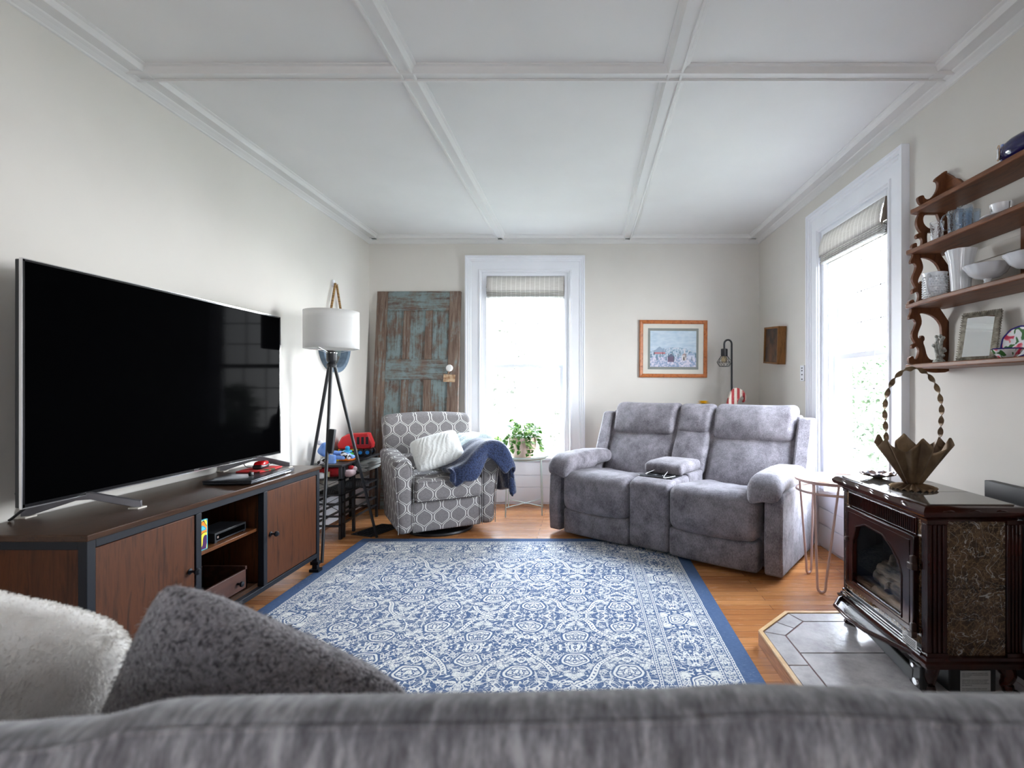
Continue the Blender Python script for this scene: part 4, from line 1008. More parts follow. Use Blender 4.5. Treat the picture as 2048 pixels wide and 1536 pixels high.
def flat(x, z, w_, h_, col, roof=None):
    q = MB().box(x-w_/2, x+w_/2, -.0109, -.0105, z, z+h_); o = q.build('painted_house', M('ink', col, None, rough=.7), pn)
    if roof: MB().prism([(x-w_*.6, z+h_), (x+w_*.6, z+h_), (x, z+h_+w_*.5)], 'y', -.0111, -.0105).build('painted_roof', M('ink', roof, None, rough=.7), pn)
flat(-.022, -.125, .06, .05, L(112, 96, 120), L(96, 104, 128)); flat(-.13, -.05, .11, .018, L(196, 132, 140), L(150, 168, 190)); flat(.105, -.11, .04, .05, L(214, 206, 204), L(176, 150, 150)); flat(.17, -.09, .06, .03, L(200, 206, 220), L(160, 176, 204)); flat(.11, -.065, .012, .05, L(214, 210, 214), L(190, 196, 214))
for i in range(16): flat(-.21+.028*i+.005*sin(i*3), -.085+.03*sin(i*2.1), .009, .035, L(100, 128, 140), L(90, 120, 132))
MB().box(-hw+.03, hw-.03, -.0125, -.0115, -hh+.03, hh-.03).build('glazing', m_glass, pf, smooth=0)
# shadow box on the right wall
sb = thing('shadow_box', 'tilted small wooden tray frame with dark painting on the right wall', 'picture', (XR-.002, 4.385, 1.478), rot=(radians(4.5), 0, 0))
bw, bh, bd = .165, .158, .07
for a in ((-bd, 0, -bw, -bw+.016, -bh, bh), (-bd, 0, bw-.016, bw, -bh, bh), (-bd, 0, -bw+.016, bw-.016, bh-.016, bh), (-bd, 0, -bw+.016, bw-.016, -bh, -bh+.016)): MB().box(*a).build('frame_side', m_box, sb, bevel=.002)
MB().box(-.058, -.05, -bw+.014, bw-.014, -bh+.014, bh-.014).build('painting', M('dark_still_life', L(36, 22, 14), L(104, 66, 34), sc=9, rough=.6, lo=.4, hi=.7), sb)
sw = MB().box(-.006, 0, -.035, .035, -.06, .06).build('wall_plate', m_trim, None, bevel=.002); sw.location = (XR-.001, 3.90, 1.225); tag(sw, 'white wall plate with dark openings beside the side window', 'wall plate')
for z in (-.045, -.01, .02, .04): MB().box(-.0068, -.0055, -.012, .012, z-.005, z+.004).build('opening', m_black, sw)
# ------------------------------------------------------------------ corner table with lamp and decorations behind the loveseat
ct = thing('corner_table', 'dark wooden corner table mostly hidden behind the loveseat', 'table', (1.33, 4.58, 0))
MB().box(-.28, .28, -.2, .2, .70, .73).build('table_top', m_shelf, ct, bevel=.004)
for x in (-.25, .22):
    for y in (-.17, .14): MB().box(x, x+.03, y, y+.03, 0, .70).build('leg', m_shelf, ct)
TT = .7305
cl = thing('cage_table_lamp', 'black pipe lamp with wire cage bulb in the back corner', 'lamp', (1.345, 4.66, TT))
MB().lathe([(0, 0), (.07, 0), (.072, .01), (.06, .016), (0, .018)], seg=32).build('base', m_black, cl)
px_ = lambda x: (x-VX)*4.66/F-1.345
pz_ = lambda y: HC-(y-VY)*4.66/F-TT
x1_, x0_ = px_(1463.5), px_(1448.5)
MB().tube([(x1_, 0, .01), (x1_, 0, pz_(688))]+[((x1_+x0_)/2+(x1_-x0_)/2*cos(pi*i/8), 0, pz_(688)+(x1_-x0_)/2*1.1*sin(pi*i/8)) for i in range(9)]+[(x0_, 0, pz_(700))], .0085, 12).build('pipe', m_black, cl)
MB().tube([(x1_, 0, .008), (0, 0, .016)], .008, 8).build('pipe_foot', m_black, cl)
MB().lathe([(.027, -.066), (.03, -.06), (.03, 0), (.012, .004), (0, .004)], (x0_, 0, pz_(698)), 24).build('socket', m_black, cl)
cg = MB(); zt, zm, zb_ = pz_(711), pz_(724), pz_(733)
pr = [[(x0_+r*cos(2*pi*(i+.5*o_)/6), r*sin(2*pi*(i+.5*o_)/6), z) for i in range(6)] for r, z, o_ in ((.026, zt, 0), (.068, zm, 1), (.045, zb_, 0))]
for i in range(6):
    for a, b in ((pr[0][i], pr[1][i]), (pr[0][(i+1) % 6], pr[1][i]), (pr[1][i], pr[1][(i+1) % 6]), (pr[1][i], pr[2][i]), (pr[1][i], pr[2][(i+1) % 6]), (pr[2][i], pr[2][(i+1) % 6])): cg.tube([a, b], .0017, 5)
cg.build('wire_cage', m_black, cl)
MB().lathe([(.010, 0), (.013, -.015), (.027, -.042), (.028, -.058), (.018, -.076), (0, -.082)], (x0_, 0, pz_(708)), 24).build('bulb', M('amber_glass', L(240, 226, 190), None, rough=.05, trans=.8), cl)
# candy-striped wooden hook
def stripe_mat():
    m, nt, p = base_mat('red_white_stripes', rough=.7); t = nt.nodes.new('ShaderNodeTexCoord'); s = nt.nodes.new('ShaderNodeSeparateXYZ'); nt.links.new(t.outputs['Object'], s.inputs[0])
    st = (E(nt, s.outputs[0])*21.0+.3).fr().lt(.5); n = tex(nt, 'Noise', coords(nt), Scale=40, Detail=4)
    c = mixc(nt, st, L(222, 210, 196), L(168, 50, 54)); nt.links.new(mixc(nt, E(nt, n.outputs['Fac']).gt(.62)*.5, c, L(200, 150, 140)), p.inputs['Base Color']); return m
Yk = 4.45; kx = lambda x: (x-VX)*Yk/F; kz = lambda y: HC-(y-VY)*Yk/F
def cr_px(x, y): return (1240+x/5.12, 600+y/5.12)
outl = [(1088, 1080), (1105, 1010), (1130, 940), (1165, 905), (1190, 897), (1230, 910), (1265, 935), (1285, 975), (1285, 1020), (1265, 1050), (1255, 1045), (1272, 1010), (1262, 985), (1240, 985), (1215, 1010), (1200, 1045), (1196, 1080)]
pl = [(kx(cr_px(*q)[0]), kz(cr_px(*q)[1])) for q in outl]; pl = [(kx(1453), TT)]+pl+[(kx(1473.5), TT)]
cx_ = kx(1465)
o = MB().prism([(a-cx_, b-TT) for a, b in pl], 'y', -.02, .02).build('striped_cane', stripe_mat(), None, bevel=.003); o.location = (cx_, Yk, TT); tag(o, 'red and white striped wooden cane decoration behind the loveseat', 'decoration')
sf = thing('sunflower_pot', 'yellow artificial flower in a dark pot peeking over the loveseat', 'flower', (kx(1408), 4.47, TT+.0))
MB().lathe([(0, 0), (.05, 0), (.06, .09), (.065, .20), (.06, .222), (0, .222)], seg=24).build('pot', m_char, sf)
pe = MB()
for r_i, (l, zz) in enumerate(((.05, .0), (.042, .008), (.034, .016))):
    for i in range(14): a = 2*pi*(i+.5*r_i)/14; leaf(pe, (.012*cos(a), .012*sin(a), .238+zz), (cos(a), sin(a), .35+.2*r_i), (0, 0, 1), l, .02)
pe.build('petals', M('sunflower_yellow', L(240, 196, 30), None, rough=.7), sf, smooth=180); MB().lathe([(0, .222), (.018, .222), (.02, .245), (0, .255)], seg=16).build('flower_heart', M('brown_heart', L(70, 44, 20), None, rough=.9), sf)
o = MB().lathe([(0, 0), (.03, 0), (.03, .01), (.01, .03), (.009, .17), (.016, .18), (.02, .195), (.014, .21), (0, .215)], seg=20).build('turned_finial', m_shelf, None); o.location = (kx(1446), 4.44, TT); tag(o, 'dark turned wooden finial peeking over the loveseat beside the cane', 'decoration')
# ------------------------------------------------------------------ pink hairpin side table
st_ = thing('hairpin_side_table', 'pale pink round metal side table with hairpin legs beside the loveseat', 'side table', (1.425, 2.93, 0))
m_pink = M('blush_metal', L(200, 172, 164), None, rough=.35)
Rt = .205
MB().lathe([(0, .578), (Rt-.02, .578), (Rt-.004, .585), (Rt, .598), (Rt-.005, .599), (Rt-.011, .588), (Rt-.024, .583), (0, .583)], seg=64).build('tray_top', m_pink, st_)
MB().tube([(.192*cos(2*pi*i/48), .192*sin(2*pi*i/48), .53) for i in range(48)], .0065, 8, closed=True).build('lower_ring', m_pink, st_)
MB().lathe([(0, .527), (.189, .527), (.189, .531), (0, .531)], seg=48).build('glass_shelf', m_glass, st_)
def hairpin(a, r0, fx, fy):
    u = Vector((-sin(a), cos(a), 0)); c = Vector((cos(a), sin(a), 0))*r0; f = Vector((fx, fy, 0)); pts = []
    for s_ in (-1, 1):
        side = [c+u*s_*.062+Vector((0, 0, .578)), f+u*s_*.022+Vector((0, 0, .06)), f+u*s_*.02+Vector((0, 0, .026))]
        arc = [f+u*s_*.02*cos(t)+Vector((0, 0, .026-.0195*sin(t))) for t in (pi/8, pi/4, 3*pi/8)]
        pts += (side+arc+[f+Vector((0, 0, .0065))]) if s_ < 0 else (side+arc)[::-1]
    MB().tube(pts, .0065, 10).build('hairpin_leg', m_pink, st_)
for a, rr in ((radians(234), .235), (radians(118), .17), (radians(355), .17)): hairpin(a, .175, rr*cos(a), rr*sin(a)*.85)
co = MB().lathe([(0, 0), (.036, 0), (.038, .003), (.036, .007), (0, .007)], seg=32).build('coaster', M('pale_wood_coaster', L(226, 206, 180), None, rough=.7)); co.location = (1.355, 2.88, .5835); tag(co, 'round pale wood coaster on the pink side table', 'coaster')
# ------------------------------------------------------------------ tiled hearth
HZ = .058
hp = thing('tiled_hearth_pad', 'grey tiled hearth platform with oak edging beneath the stove', 'hearth', (.755, 1.2, 0))
HX0, HX1, HY0, HY1, ch = 0, XR-.755-.03, -.09, 1.205, .19
def oct_(o): k = o*.414; return [(HX0+o, HY0+ch+k), (HX0+ch+k, HY0+o), (HX1, HY0+o), (HX1, HY1-o), (HX0+ch+k, HY1-o), (HX0+o, HY1-ch-k)]
MB().prism(oct_(.0), 'z', 0, HZ-.002).build('platform', M('scuffed_oak', L(186, 128, 78), L(152, 96, 54), sc=6, st=(2, 2, 20), rough=.5), hp, smooth=0)
e0, e1 = oct_(0), oct_(.017); n = 6; mb = MB()
for i in (3, 4, 5, 0, 1):
    if i == 2: continue
    j = (i+1) % 6; mb.prism([e0[i], e0[j], e1[j], e1[i]], 'z', HZ-.004, HZ+.006)
mb.build('oak_edging', M('light_oak', L(226, 190, 142), L(206, 166, 118), sc=8, st=(2, 2, 20), rough=.4), hp, smooth=0)
g_ = MB().prism(oct_(.017), 'z', HZ-.003, HZ).build('grout', M('mauve_grout', L(112, 78, 76), None, rough=.9), hp, smooth=0)
tm, nt_, p_ = base_mat('grey_ceramic_tile', rough=.22)
n1 = tex(nt_, 'Noise', coords(nt_), Scale=7, Detail=6, Roughness=.7); nt_.links.new(ramp(nt_, n1.outputs['Fac'], [(.35, L(162, 158, 159)), (.65, L(200, 196, 196))]), p_.inputs['Base Color'])
n2 = tex(nt_, 'Noise', coords(nt_), Scale=45, Detail=4); bump(nt_, p_, n2.outputs['Fac'], .35, .003)
G = .0065
def inset(poly, d):
    P = [Vector(p) for p in poly]; out = []; N = len(P); A = sum(P[i].x*P[(i+1) % N].y-P[(i+1) % N].x*P[i].y for i in range(N))
    sg = 1 if A > 0 else -1
    for i in range(N):
        a, b, c = P[i-1], P[i], P[(i+1) % N]; e1_ = (b-a).normalized(); e2_ = (c-b).normalized(); n1_ = Vector((-e1_.y, e1_.x))*sg; n2_ = Vector((-e2_.y, e2_.x))*sg
        bis = (n1_+n2_); bis = bis/max(.3, bis.dot(n1_)); out.append(b+bis*d)
    return [tuple(q) for q in out]
def clip(poly, nx, ny, d):                       # keep nx*x+ny*y<=d
    o = []
    for i in range(len(poly)):
        a, b = poly[i-1], poly[i]; da = nx*a[0]+ny*a[1]-d; db = nx*b[0]+ny*b[1]-d
        if da*db < 0: t = da/(da-db); o.append((a[0]+(b[0]-a[0])*t, a[1]+(b[1]-a[1])*t))
        if db <= 0: o.append(b)
    return o
inn = oct_(.017+.085); o1 = oct_(.019)
def tile(poly):
    if len(poly) < 3: return
    a = abs(sum(poly[i-1][0]*poly[i][1]-poly[i][0]*poly[i-1][1] for i in range(len(poly))))/2
    if a > .0006: MB().prism(inset(poly, G*.5), 'z', HZ-.001, HZ+.0035).build('tile', tm, hp, bevel=.001)
# border tiles then field tiles
ys = [HY0+ch*1.2, .12, .42, .72, HY1-ch*1.18-.02]
L_ = [(o1[0][0], HY0+ch+.03), (o1[0][0], .16), (o1[0][0], .46), (o1[0][0], .76), (o1[5][0], o1[5][1])]
def quad(a, b, c, d): tile([a, b, c, d])
lb = [o1[0][1], .36, .56, .74, o1[5][1]]; lbi = [inn[0][1], .36, .56, .74, inn[5][1]]
for i in range(4): quad((o1[0][0], lb[i]), (inn[0][0], lbi[i]), (inn[0][0], lbi[i+1]), (o1[0][0], lb[i+1]))
mid = lambda p, q, t=.5: (p[0]+(q[0]-p[0])*t, p[1]+(q[1]-p[1])*t)
for o_, i_ in ((5, 4),): quad(o1[5], inn[5], mid(inn[5], inn[4]), mid(o1[5], o1[4])); quad(mid(o1[5], o1[4]), mid(inn[5], inn[4]), inn[4], o1[4])
quad(o1[0], inn[0], mid(inn[0], inn[1]), mid(o1[0], o1[1])); quad(mid(o1[0], o1[1]), mid(inn[0], inn[1]), inn[1], o1[1])
bx = [o1[4][0], .52, .80, HX1]; bi = [inn[4][0], .52, .80, HX1]
for i in range(3): quad((bx[i], o1[4][1]), (bi[i], inn[4][1]), (bi[i+1], inn[4][1]), (bx[i+1], o1[4][1]))
base = inn[:2]+[(HX1, inn[2][1]), (HX1, inn[3][1])]+inn[4:]
XS = [0, .46, .80, 1.1]; YS = [-.5, -.0, .30, .60, .86, 1.3]
YS = [-.5, .0, .27, .56, .83, 1.4]
for i in range(3):
    for j in range(5):
        q = clip(clip(clip(clip(base, -1, 0, -XS[i]), 1, 0, XS[i+1]), 0, -1, -YS[j]), 0, 1, YS[j+1]); tile(q)
# ------------------------------------------------------------------ gas stove
SZ = HZ+.0035
sv = thing('gas_stove', 'dark mahogany enamel gas stove with marble side panels on the tiled hearth', 'stove', (1.165, 1.735, SZ))
m_mah, nt_, p_ = base_mat('mahogany_enamel', col=L(38, 13, 9), rough=.16); n1 = tex(nt_, 'Noise', coords(nt_), Scale=5, Detail=4)
nt_.links.new(ramp(nt_, n1.outputs['Fac'], [(.35, L(30, 9, 6)), (.65, L(58, 21, 14))]), p_.inputs['Base Color']); bump(nt_, p_, n1.outputs['Fac'], .1, .002)
def marble(name='brown_marble'):
    m, nt, p = base_mat(name, rough=.12); v = coords(nt)
    n = tex(nt, 'Noise', v, Scale=12, Detail=5, Roughness=.7)
    va = nt.nodes.new('ShaderNodeVectorMath'); va.operation = 'MULTIPLY_ADD'; nt.links.new(n.outputs['Color'], va.inputs[0]); va.inputs[1].default_value = (.06,)*3; nt.links.new(v, va.inputs[2])
    a = tex(nt, 'Voronoi', va.outputs[0], Scale=24, feature='DISTANCE_TO_EDGE'); b = tex(nt, 'Voronoi', va.outputs[0], Scale=52, feature='DISTANCE_TO_EDGE')
    c = mixc(nt, E(nt, a.outputs['Distance']).lt(.04)*.6, ramp(nt, n.outputs['Fac'], [(.35, L(34, 24, 20)), (.62, L(92, 70, 50))]), L(112, 86, 60))
    c = mixc(nt, E(nt, b.outputs['Distance']).lt(.035)*.5, c, L(150, 122, 92)); w2 = tex(nt, 'Noise', v, Scale=9, Detail=2, Distortion=3)
    c = mixc(nt, (E(nt, w2.outputs['Fac'])-.5).abs().lt(.006)*.6, c, L(200, 190, 180)); nt.links.new(c, p.inputs['Base Color']); return m
m_mar = marble()
m_blk = M('stove_black', (.01, .01, .011), None, rough=.45)
ox, oy, oz = 1.165, 1.735, SZ
B = lambda mb, x0, x1, y0, y1, z0, z1: mb.box(x0-ox, x1-ox, y0-oy, y1-oy, z0-oz, z1-oz)
X0, X1, Y0, Y1 = 1.165, 1.486, 1.735, 2.30      # body
# firebox shell (open front)
mb = MB(); B(mb, X0+.16, X1-.01, Y0+.02, Y1-.02, .19, .655); mb.build('firebox_back', m_blk, sv)
mb = MB(); B(mb, X0+.012, X0+.165, Y0+.02, Y0+.035, .19, .655); B(mb, X0+.012, X0+.165, Y1-.035, Y1-.02, .19, .655); B(mb, X0+.012, X0+.165, Y0+.03, Y1-.03, .64, .655); B(mb, X0+.012, X0+.165, Y0+.03, Y1-.03, .19, .27); mb.build('firebox_walls', m_blk, sv)
# marble panels: the near end in two slabs, strips beside the door
mb = MB(); B(mb, 1.236, 1.436, Y0+.006, Y0+.016, .432, .662); mb.build('marble_panel', m_mar, sv)
mb = MB(); B(mb, 1.236, 1.436, Y0+.006, Y0+.016, .202, .430); mb.build('marble_panel', m_mar, sv)
mb = MB(); B(mb, 1.236, 1.436, Y1-.016, Y1-.006, .202, .662); mb.build('marble_panel', m_mar, sv)
mb = MB(); B(mb, X0+.004, X0+.012, Y0+.012, Y1-.012, .225, .668); 
for (y0, y1, z0, z1) in ((Y0+.012, Y0+.052, .225, .668), (Y1-.052, Y1-.012, .225, .668), (Y0+.052, Y1-.052, .225, .262)):
    q = MB(); B(q, X0+.004, X0+.014, y0, y1, z0, z1); q.build('marble_strip', m_mar, sv)
# fluted corner pilasters
def fluted(x0, x1, y0, y1):
    q = MB(); n_ = 4
    B(q, x0+.003, x1-.003, y0+.003, y1-.003, .2, .665)
    for i in range(n_):
        xa = x0+(x1-x0)*(i+.5)/n_; ya = y0+(y1-y0)*(i+.5)/n_
        for s in ((xa, y0+.003), (x0+.003, ya), (x1-.003, ya)): q.tube([(s[0]-ox, s[1]-oy, .215-oz), (s[0]-ox, s[1]-oy, .65-oz)], (x1-x0)/n_*.42, 8)
    B(q, x0-.004, x1+.004, y0-.004, y1+.004, .2, .214); B(q, x0-.003, x1+.003, y0-.003, y1+.003, .652, .666)
    q.build('pilaster', m_mah, sv, bevel=.001)
fluted(1.168, 1.232, Y0, Y0+.03); fluted(1.44, 1.49, Y0, Y0+.03); fluted(1.168, 1.2, Y1-.03, Y1); fluted(1.46, 1.49, Y1-.03, Y1)
# base moulding and plinth
def band(x0, x1, y0, y1, prof, nm):
    q = MB(); n_ = len(prof)
    q.grid(lambda u, v: [(x0-prof[round(u*(n_-1))][0]-ox, y0-prof[round(u*(n_-1))][0]-oy, prof[round(u*(n_-1))][1]-oz), (x1+prof[round(u*(n_-1))][0]-ox, y0-prof[round(u*(n_-1))][0]-oy, prof[round(u*(n_-1))][1]-oz),
        (x1+prof[round(u*(n_-1))][0]-ox, y1+prof[round(u*(n_-1))][0]-oy, prof[round(u*(n_-1))][1]-oz), (x0-prof[round(u*(n_-1))][0]-ox, y1+prof[round(u*(n_-1))][0]-oy, prof[round(u*(n_-1))][1]-oz)][round(v*4) % 4], n_, 4, cv=True)
    b0 = len(q.v)-4; q.f.append((b0, b0+1, b0+2, b0+3)); q.f.append((3, 2, 1, 0)); return q.build(nm, m_mah, sv, smooth=25)
band(X0, X1, Y0, Y1, [(-.03, .158), (.004, .160), (.006, .172), (.016, .176), (.018, .186), (.008, .190), (.006, .200), (-.004, .203), (-.03, .203)], 'base_moulding')
band(X0, X1-.02, Y0, Y1, [(-.02, .660), (.0, .662), (.004, .670), (.018, .680), (.028, .684), (.032, .690), (.034, .700), (.024, .712), (.016, .716), (-.004, .718)], 'top_moulding')
for i in range(5):                                # leaf relief on the front of the top moulding
    y = Y0+.06+i*.105; q = MB().soft((X0-.022-ox, y-oy, .699-oz), (.008, .046, .008), .0075, n=(2, 6, 2), fn=lambda P, y=y: (P.x-.004*cos((P.y-(y-oy))*40), P.y, P.z+.005*sin((P.y-(y-oy))*45))); q.build('leaf_relief', m_mah, sv, smooth=180)
q = MB()
for i in range(3): q.tube([(X0+.03+.09*i+.09*t-ox, Y0-.03-oy, .70+.006*sin(pi*2*t)-oz) for t in [k/10 for k in range(11)]], .003, 6)
q.build('scroll_relief', m_mah, sv)
# marble top slabs
m_top = M('polished_grey_marble', L(70, 64, 60), L(104, 98, 92), sc=10, rough=.07, det=6)
for a, b in ((Y0-.002, Y0+.205), (Y0+.208, Y0+.40), (Y0+.403, Y1+.002)):
    q = MB(); B(q, X0-.002, X1-.025, a, b, .712, .7215); q.build('marble_top_slab', m_top, sv, bevel=.0006)
# vent grille
q = MB(); B(q, X0-.002, X0+.004, Y0+.055, Y1-.055, .603, .662)
for i in range(38): y = Y0+.06+(Y1-Y0-.12)*(i+.5)/38; q.tube([(X0-.003-ox, y-oy, .606-oz), (X0-.003-ox, y-oy, .659-oz)], .0038, 6)
q.build('vent_grille', m_mah, sv)
# arched door
DY0, DY1, DZ0, DZ1 = Y0+.045, Y1-.06, .258, .598
wy0, wy1, wz0 = DY0+.065, DY1-.055, .288
yc = (wy0+wy1)/2; hwid = (wy1-wy0)/2
arch = [(wy0, wz0), (wy0, .44), (wy0+.018, .485), (wy0+.07, .527), (yc-.05, .552), (yc+.07, .556), (wy1-.03, .53), (wy1-.004, .47), (wy1, .43), (wy1, wz0)]
outer = [(DY0, DZ0), (DY0, .42), (DY0, .50), (DY0, DZ1), (yc-.05, DZ1), (yc+.07, DZ1), (DY1, DZ1), (DY1, .50), (DY1, .42), (DY1, DZ0)]
dr = MB(); na = len(arch); vs = []
for x in (X0-.018, X0+.004):
    vs += [(x-ox, y-oy, z-oz) for y, z in outer]+[(x-ox, y-oy, z-oz) for y, z in arch]
fs = []
for i in range(na):
    j = (i+1) % na
    fs += [(i, j, na+j, na+i), (2*na+i, 3*na+i, 3*na+j, 2*na+j), (i, 2*na+i, 2*na+j, j), (na+i, na+j, 3*na+j, 3*na+i)]
dr.add(vs, fs); do = dr.build('door', m_mah, sv, bevel=.003, smooth=25)
q = MB().tube([(X0-.018-ox, y-oy, z-oz) for y, z in arch], .004, 6, closed=True); q.tube([(X0-.018-ox, y-oy, z-oz) for y, z in ((DY0+.02, DZ0+.02), (DY0+.02, DZ1-.018), (DY1-.02, DZ1-.018), (DY1-.02, DZ0+.02))], .0025, 6, closed=True); q.build('door_beading', m_mah, do)
q = MB().prism([(y-oy, z-oz) for y, z in arch], 'x', X0-.008-ox, X0-.005-ox); q.build('door_glass', m_glass, do, smooth=0)
for z in (.505, .27):
    q = MB(); B(q, X0-.034, X0-.014, DY0-.018, DY0+.012, z-.02, z+.004); B(q, X0-.03, X0-.012, DY0-.012, DY0+.004, z-.02, z+.028); q.build('hinge', M('bronze_hinge', L(52, 30, 20), None, rough=.3), do, bevel=.003)
q = MB().soft((X0-.022-ox, DY1-.012-oy, .46-oz), (.006, .008, .009), .005, n=(2, 2, 2)); q.build('door_latch', M('bronze_latch', L(70, 52, 44), None, rough=.3), do)
m_log = M('fire_log', L(44, 38, 33), L(104, 88, 72), sc=6, st=(6, 1.5, 6), rough=.95, bs=.8, bsc=14, bd=.01)
for (a, b, r) in (((1.23, 1.84, .315), (1.24, 2.14, .33), .032), ((1.27, 1.88, .35), (1.22, 2.10, .375), .024), ((1.21, 1.87, .30), (1.29, 1.96, .40), .018), ((1.29, 1.86, .37), (1.28, 2.16, .36), .03), ((1.21, 2.02, .31), (1.29, 2.12, .41), .02), ((1.2, 1.86, .29), (1.2, 2.1, .285), .02)):
    a = Vector(a); b = Vector(b); pts = [a.lerp(b, t/8)-Vector((ox, oy, oz))+Vector((0, 0, .005*sin(t*2))) for t in range(9)]
    MB().tube(pts, [r*(1+.12*sin(i*2.3)) for i in range(9)], 12).build('log', m_log, sv)
q = MB(); B(q, X0+.01, X0+.16, Y0+.04, Y1-.04, .268, .284); q.build('ember_bed', m_log, sv)
# ash lip with mesh inset, label, control panel, feet
lip = [(X0+.004, Y1-.02), (X0-.035, Y1-.035), (X0-.09, Y1-.11), (X0-.098, yc+.06), (X0-.085, yc-.05), (X0+.004, Y0+.03)]
MB().prism([(a-ox, b-oy) for a, b in lip], 'z', .172-oz, .178-oz).build('ash_lip', m_mah, sv, bevel=.002)
q = MB().tube([(a-ox, b-oy, .182-oz) for a, b in lip], .008, 10); q.build('lip_rim', m_mah, sv)
q = MB().prism([(X0-.004+(a-X0)*.7-ox, yc+(b-yc)*.72-oy) for a, b in lip], 'z', .178-oz, .1795-oz); q.build('lip_mesh', M('perforated_black', (.008, .008, .008), (.06, .06, .06), sc=300, rough=.3), sv)
q = MB()
for k in range(3): B(q, X0-.012+.003*k, X0-.004, Y0+.02, Y1-.02, .196+.009*k, .200+.009*k)
q.build('reflection_strip', m_steel, sv, smooth=0)  # steel strips standing in for silver reflections along the base moulding
m_lab = M('label_white', L(206, 206, 204), None, rough=.5); m_ink = M('label_ink', (.03, .03, .03), None, rough=.6)
q = MB(); B(q, X0-.0155, X0-.014, Y0+.03, Y0+.11, .208, .238); lb_ = q.build('front_label', m_lab, sv)
for k in range(4): q = MB(); B(q, X0-.0162, X0-.0155, Y0+.036, Y0+.104-.01*(k % 2), .212+.006*k, .2145+.006*k); q.build('print_line', m_ink, lb_)
q = MB(); B(q, 1.262, 1.425, Y0+.03, Y0+.2, SZ+.002, .157); q.build('valve_housing', m_blk, sv, bevel=.004)
LX0, LX1, LZ1 = 1.300, 1.403, .139
q = MB(); B(q, LX0, LX1, Y0+.027, Y0+.03, .068, LZ1); pl_ = q.build('warning_plate', m_lab, sv)
WT = ['DUE TO HIGH SURFACE TEMPERATURES', 'KEEP CHILDREN, CLOTHING AND FURNI-', 'TURE AWAY.', '', 'KEEP BURNER AND CONTROL COMPART-', 'MENT CLEAN. SEE INSTALLATION AND', 'OPERATING INSTRUCTIONS ACCOMPANY-', 'ING APPLIANCE.', '', 'THIS APPLIANCE NEEDS FRESH AIR FOR', 'SAFE OPERATION AND MUST BE INSTALLED']
text('warning_lettering', '\n'.join(WT), .0049, m_ink, pl_, (LX0+.004-ox, Y0+.0266-oy, LZ1-.038-oz), (pi/2, 0, 0), .0001, True, 1.22)
for zk, yk in ((.158-.02, Y0+.0), (.095, Y0-.0)):
    pass
q = MB().bar((X0+.012-ox, Y1-.08-oy, .135-oz), (X0+.0-ox, Y0+.06-oy, .105-oz), .02, .05); q.build('control_rail', m_blk, sv, bevel=.004)
kb = MB(); B(kb, X0-.008, X0+.03, Y0+.02, Y0+.085, .072, .157); kb.build('control_box', m_blk, sv, bevel=.006)
for y, z, r in ((Y0+.055, .145, .008), (Y0+.042, .095, .013)):
    MB().lathe([(r, 0), (r, .006), (r*.9, .008), (0, .008)], seg=24, T=Matrix.Translation((X0-.008-ox, y-oy, z-oz)) @ R_(-pi/2, 'Y')).build('control_knob', m_silver, sv)
def foot(x, y, dx, dy):
    pts = [(x-ox, y-oy, .155-oz), (x+dx*.012-ox, y+dy*.012-oy, .13-oz), (x+dx*.008-ox, y+dy*.008-oy, .105-oz), (x-ox, y-oy, .088-oz), (x+dx*.012-ox, y+dy*.012-oy, SZ+.024-oz)]
    q = MB().tube(smooth_pts(pts, 5), [.03-.0011*min(i, 15) for i in range(21)], 14)
    for a in (-.5, 0, .5): q.soft((x+dx*.02+.012*a*2*(abs(dy))-ox, y+dy*.02-.012*a*2*abs(dx)-oy, SZ+.009-oz), (.012, .012, .0088), .008, n=(2, 2, 2))
    q.lathe([(0, -.016), (.012, -.014), (.02, 0), (.016, .014), (0, .018)], (x+dx*.012-ox, y+dy*.012-oy, .0165), 16)
    q.build('claw_foot', m_mah, sv, smooth=60)
foot(1.2, Y0+.035, -.7, -.7); foot(1.455, Y0+.035, .7, -.7); foot(1.2, Y1-.035, -.7, .7); foot(1.45, Y1-.035, .7, .7)
# heat shield behind
hs = MB().box(0, .035, -.42, 0, 0, .69).build('heat_shield', m_blk, None, bevel=.003); hs.location = (1.583, 2.02, HZ+.004); tag(hs, 'tall black metal shield board behind the stove', 'heat shield')
# ------------------------------------------------------------------ basket and shell dish on the stove
TZ = .7218
bk = thing('tin_basket', 'rusty pleated tin basket with twisted handle standing on the stove', 'basket', (1.292, 2.005, TZ))
m_rust = M('rusty_tin', L(84, 64, 46), L(140, 116, 88), sc=14, st=(1, 1, .5), rough=.5, metal=.55, det=7, bs=.3, bsc=40)
def pleat(a, z): return 1
MB().grid(lambda u, v: ((.004+(.076+.003*cos(20*2*pi*u))*v)*cos(2*pi*u), (.004+(.076+.003*cos(20*2*pi*u))*v)*sin(2*pi*u), .022-.019*v**1.5+.004*v*cos(20*2*pi*u)), 160, 6, cu=True).build('base', m_rust, bk, solid=.0015)
def bsk(u, v):
    a = 2*pi*u; n_ = 12; tri = abs(((u*n_) % 1)-.5)*4-1     # zigzag pleats
    pk = 1-abs(((u*6+.22) % 1)-.5)*2                         # crown points
    Hh = .128+.06*pk**1.4
    z = .02+Hh*v; r = .03+.098*(z-.02)/.16; r *= 1+(.08+.05*v)*tri
    return (r*cos(a)*1.0, r*sin(a)*.82, z)
MB().grid(bsk, 196, 12, cu=True).build('pleated_body', m_rust, bk, solid=.0018, smooth=20)
hpts = [(-.104, 0, .15), (-.098, 0, .2)]
cx0, cz0 = .0, .30; hpts = [(.112*cos(t)*1.0, 0, .30+.17*sin(t)) for t in [pi+.35-(pi+.7)*i/40 for i in range(41)]]
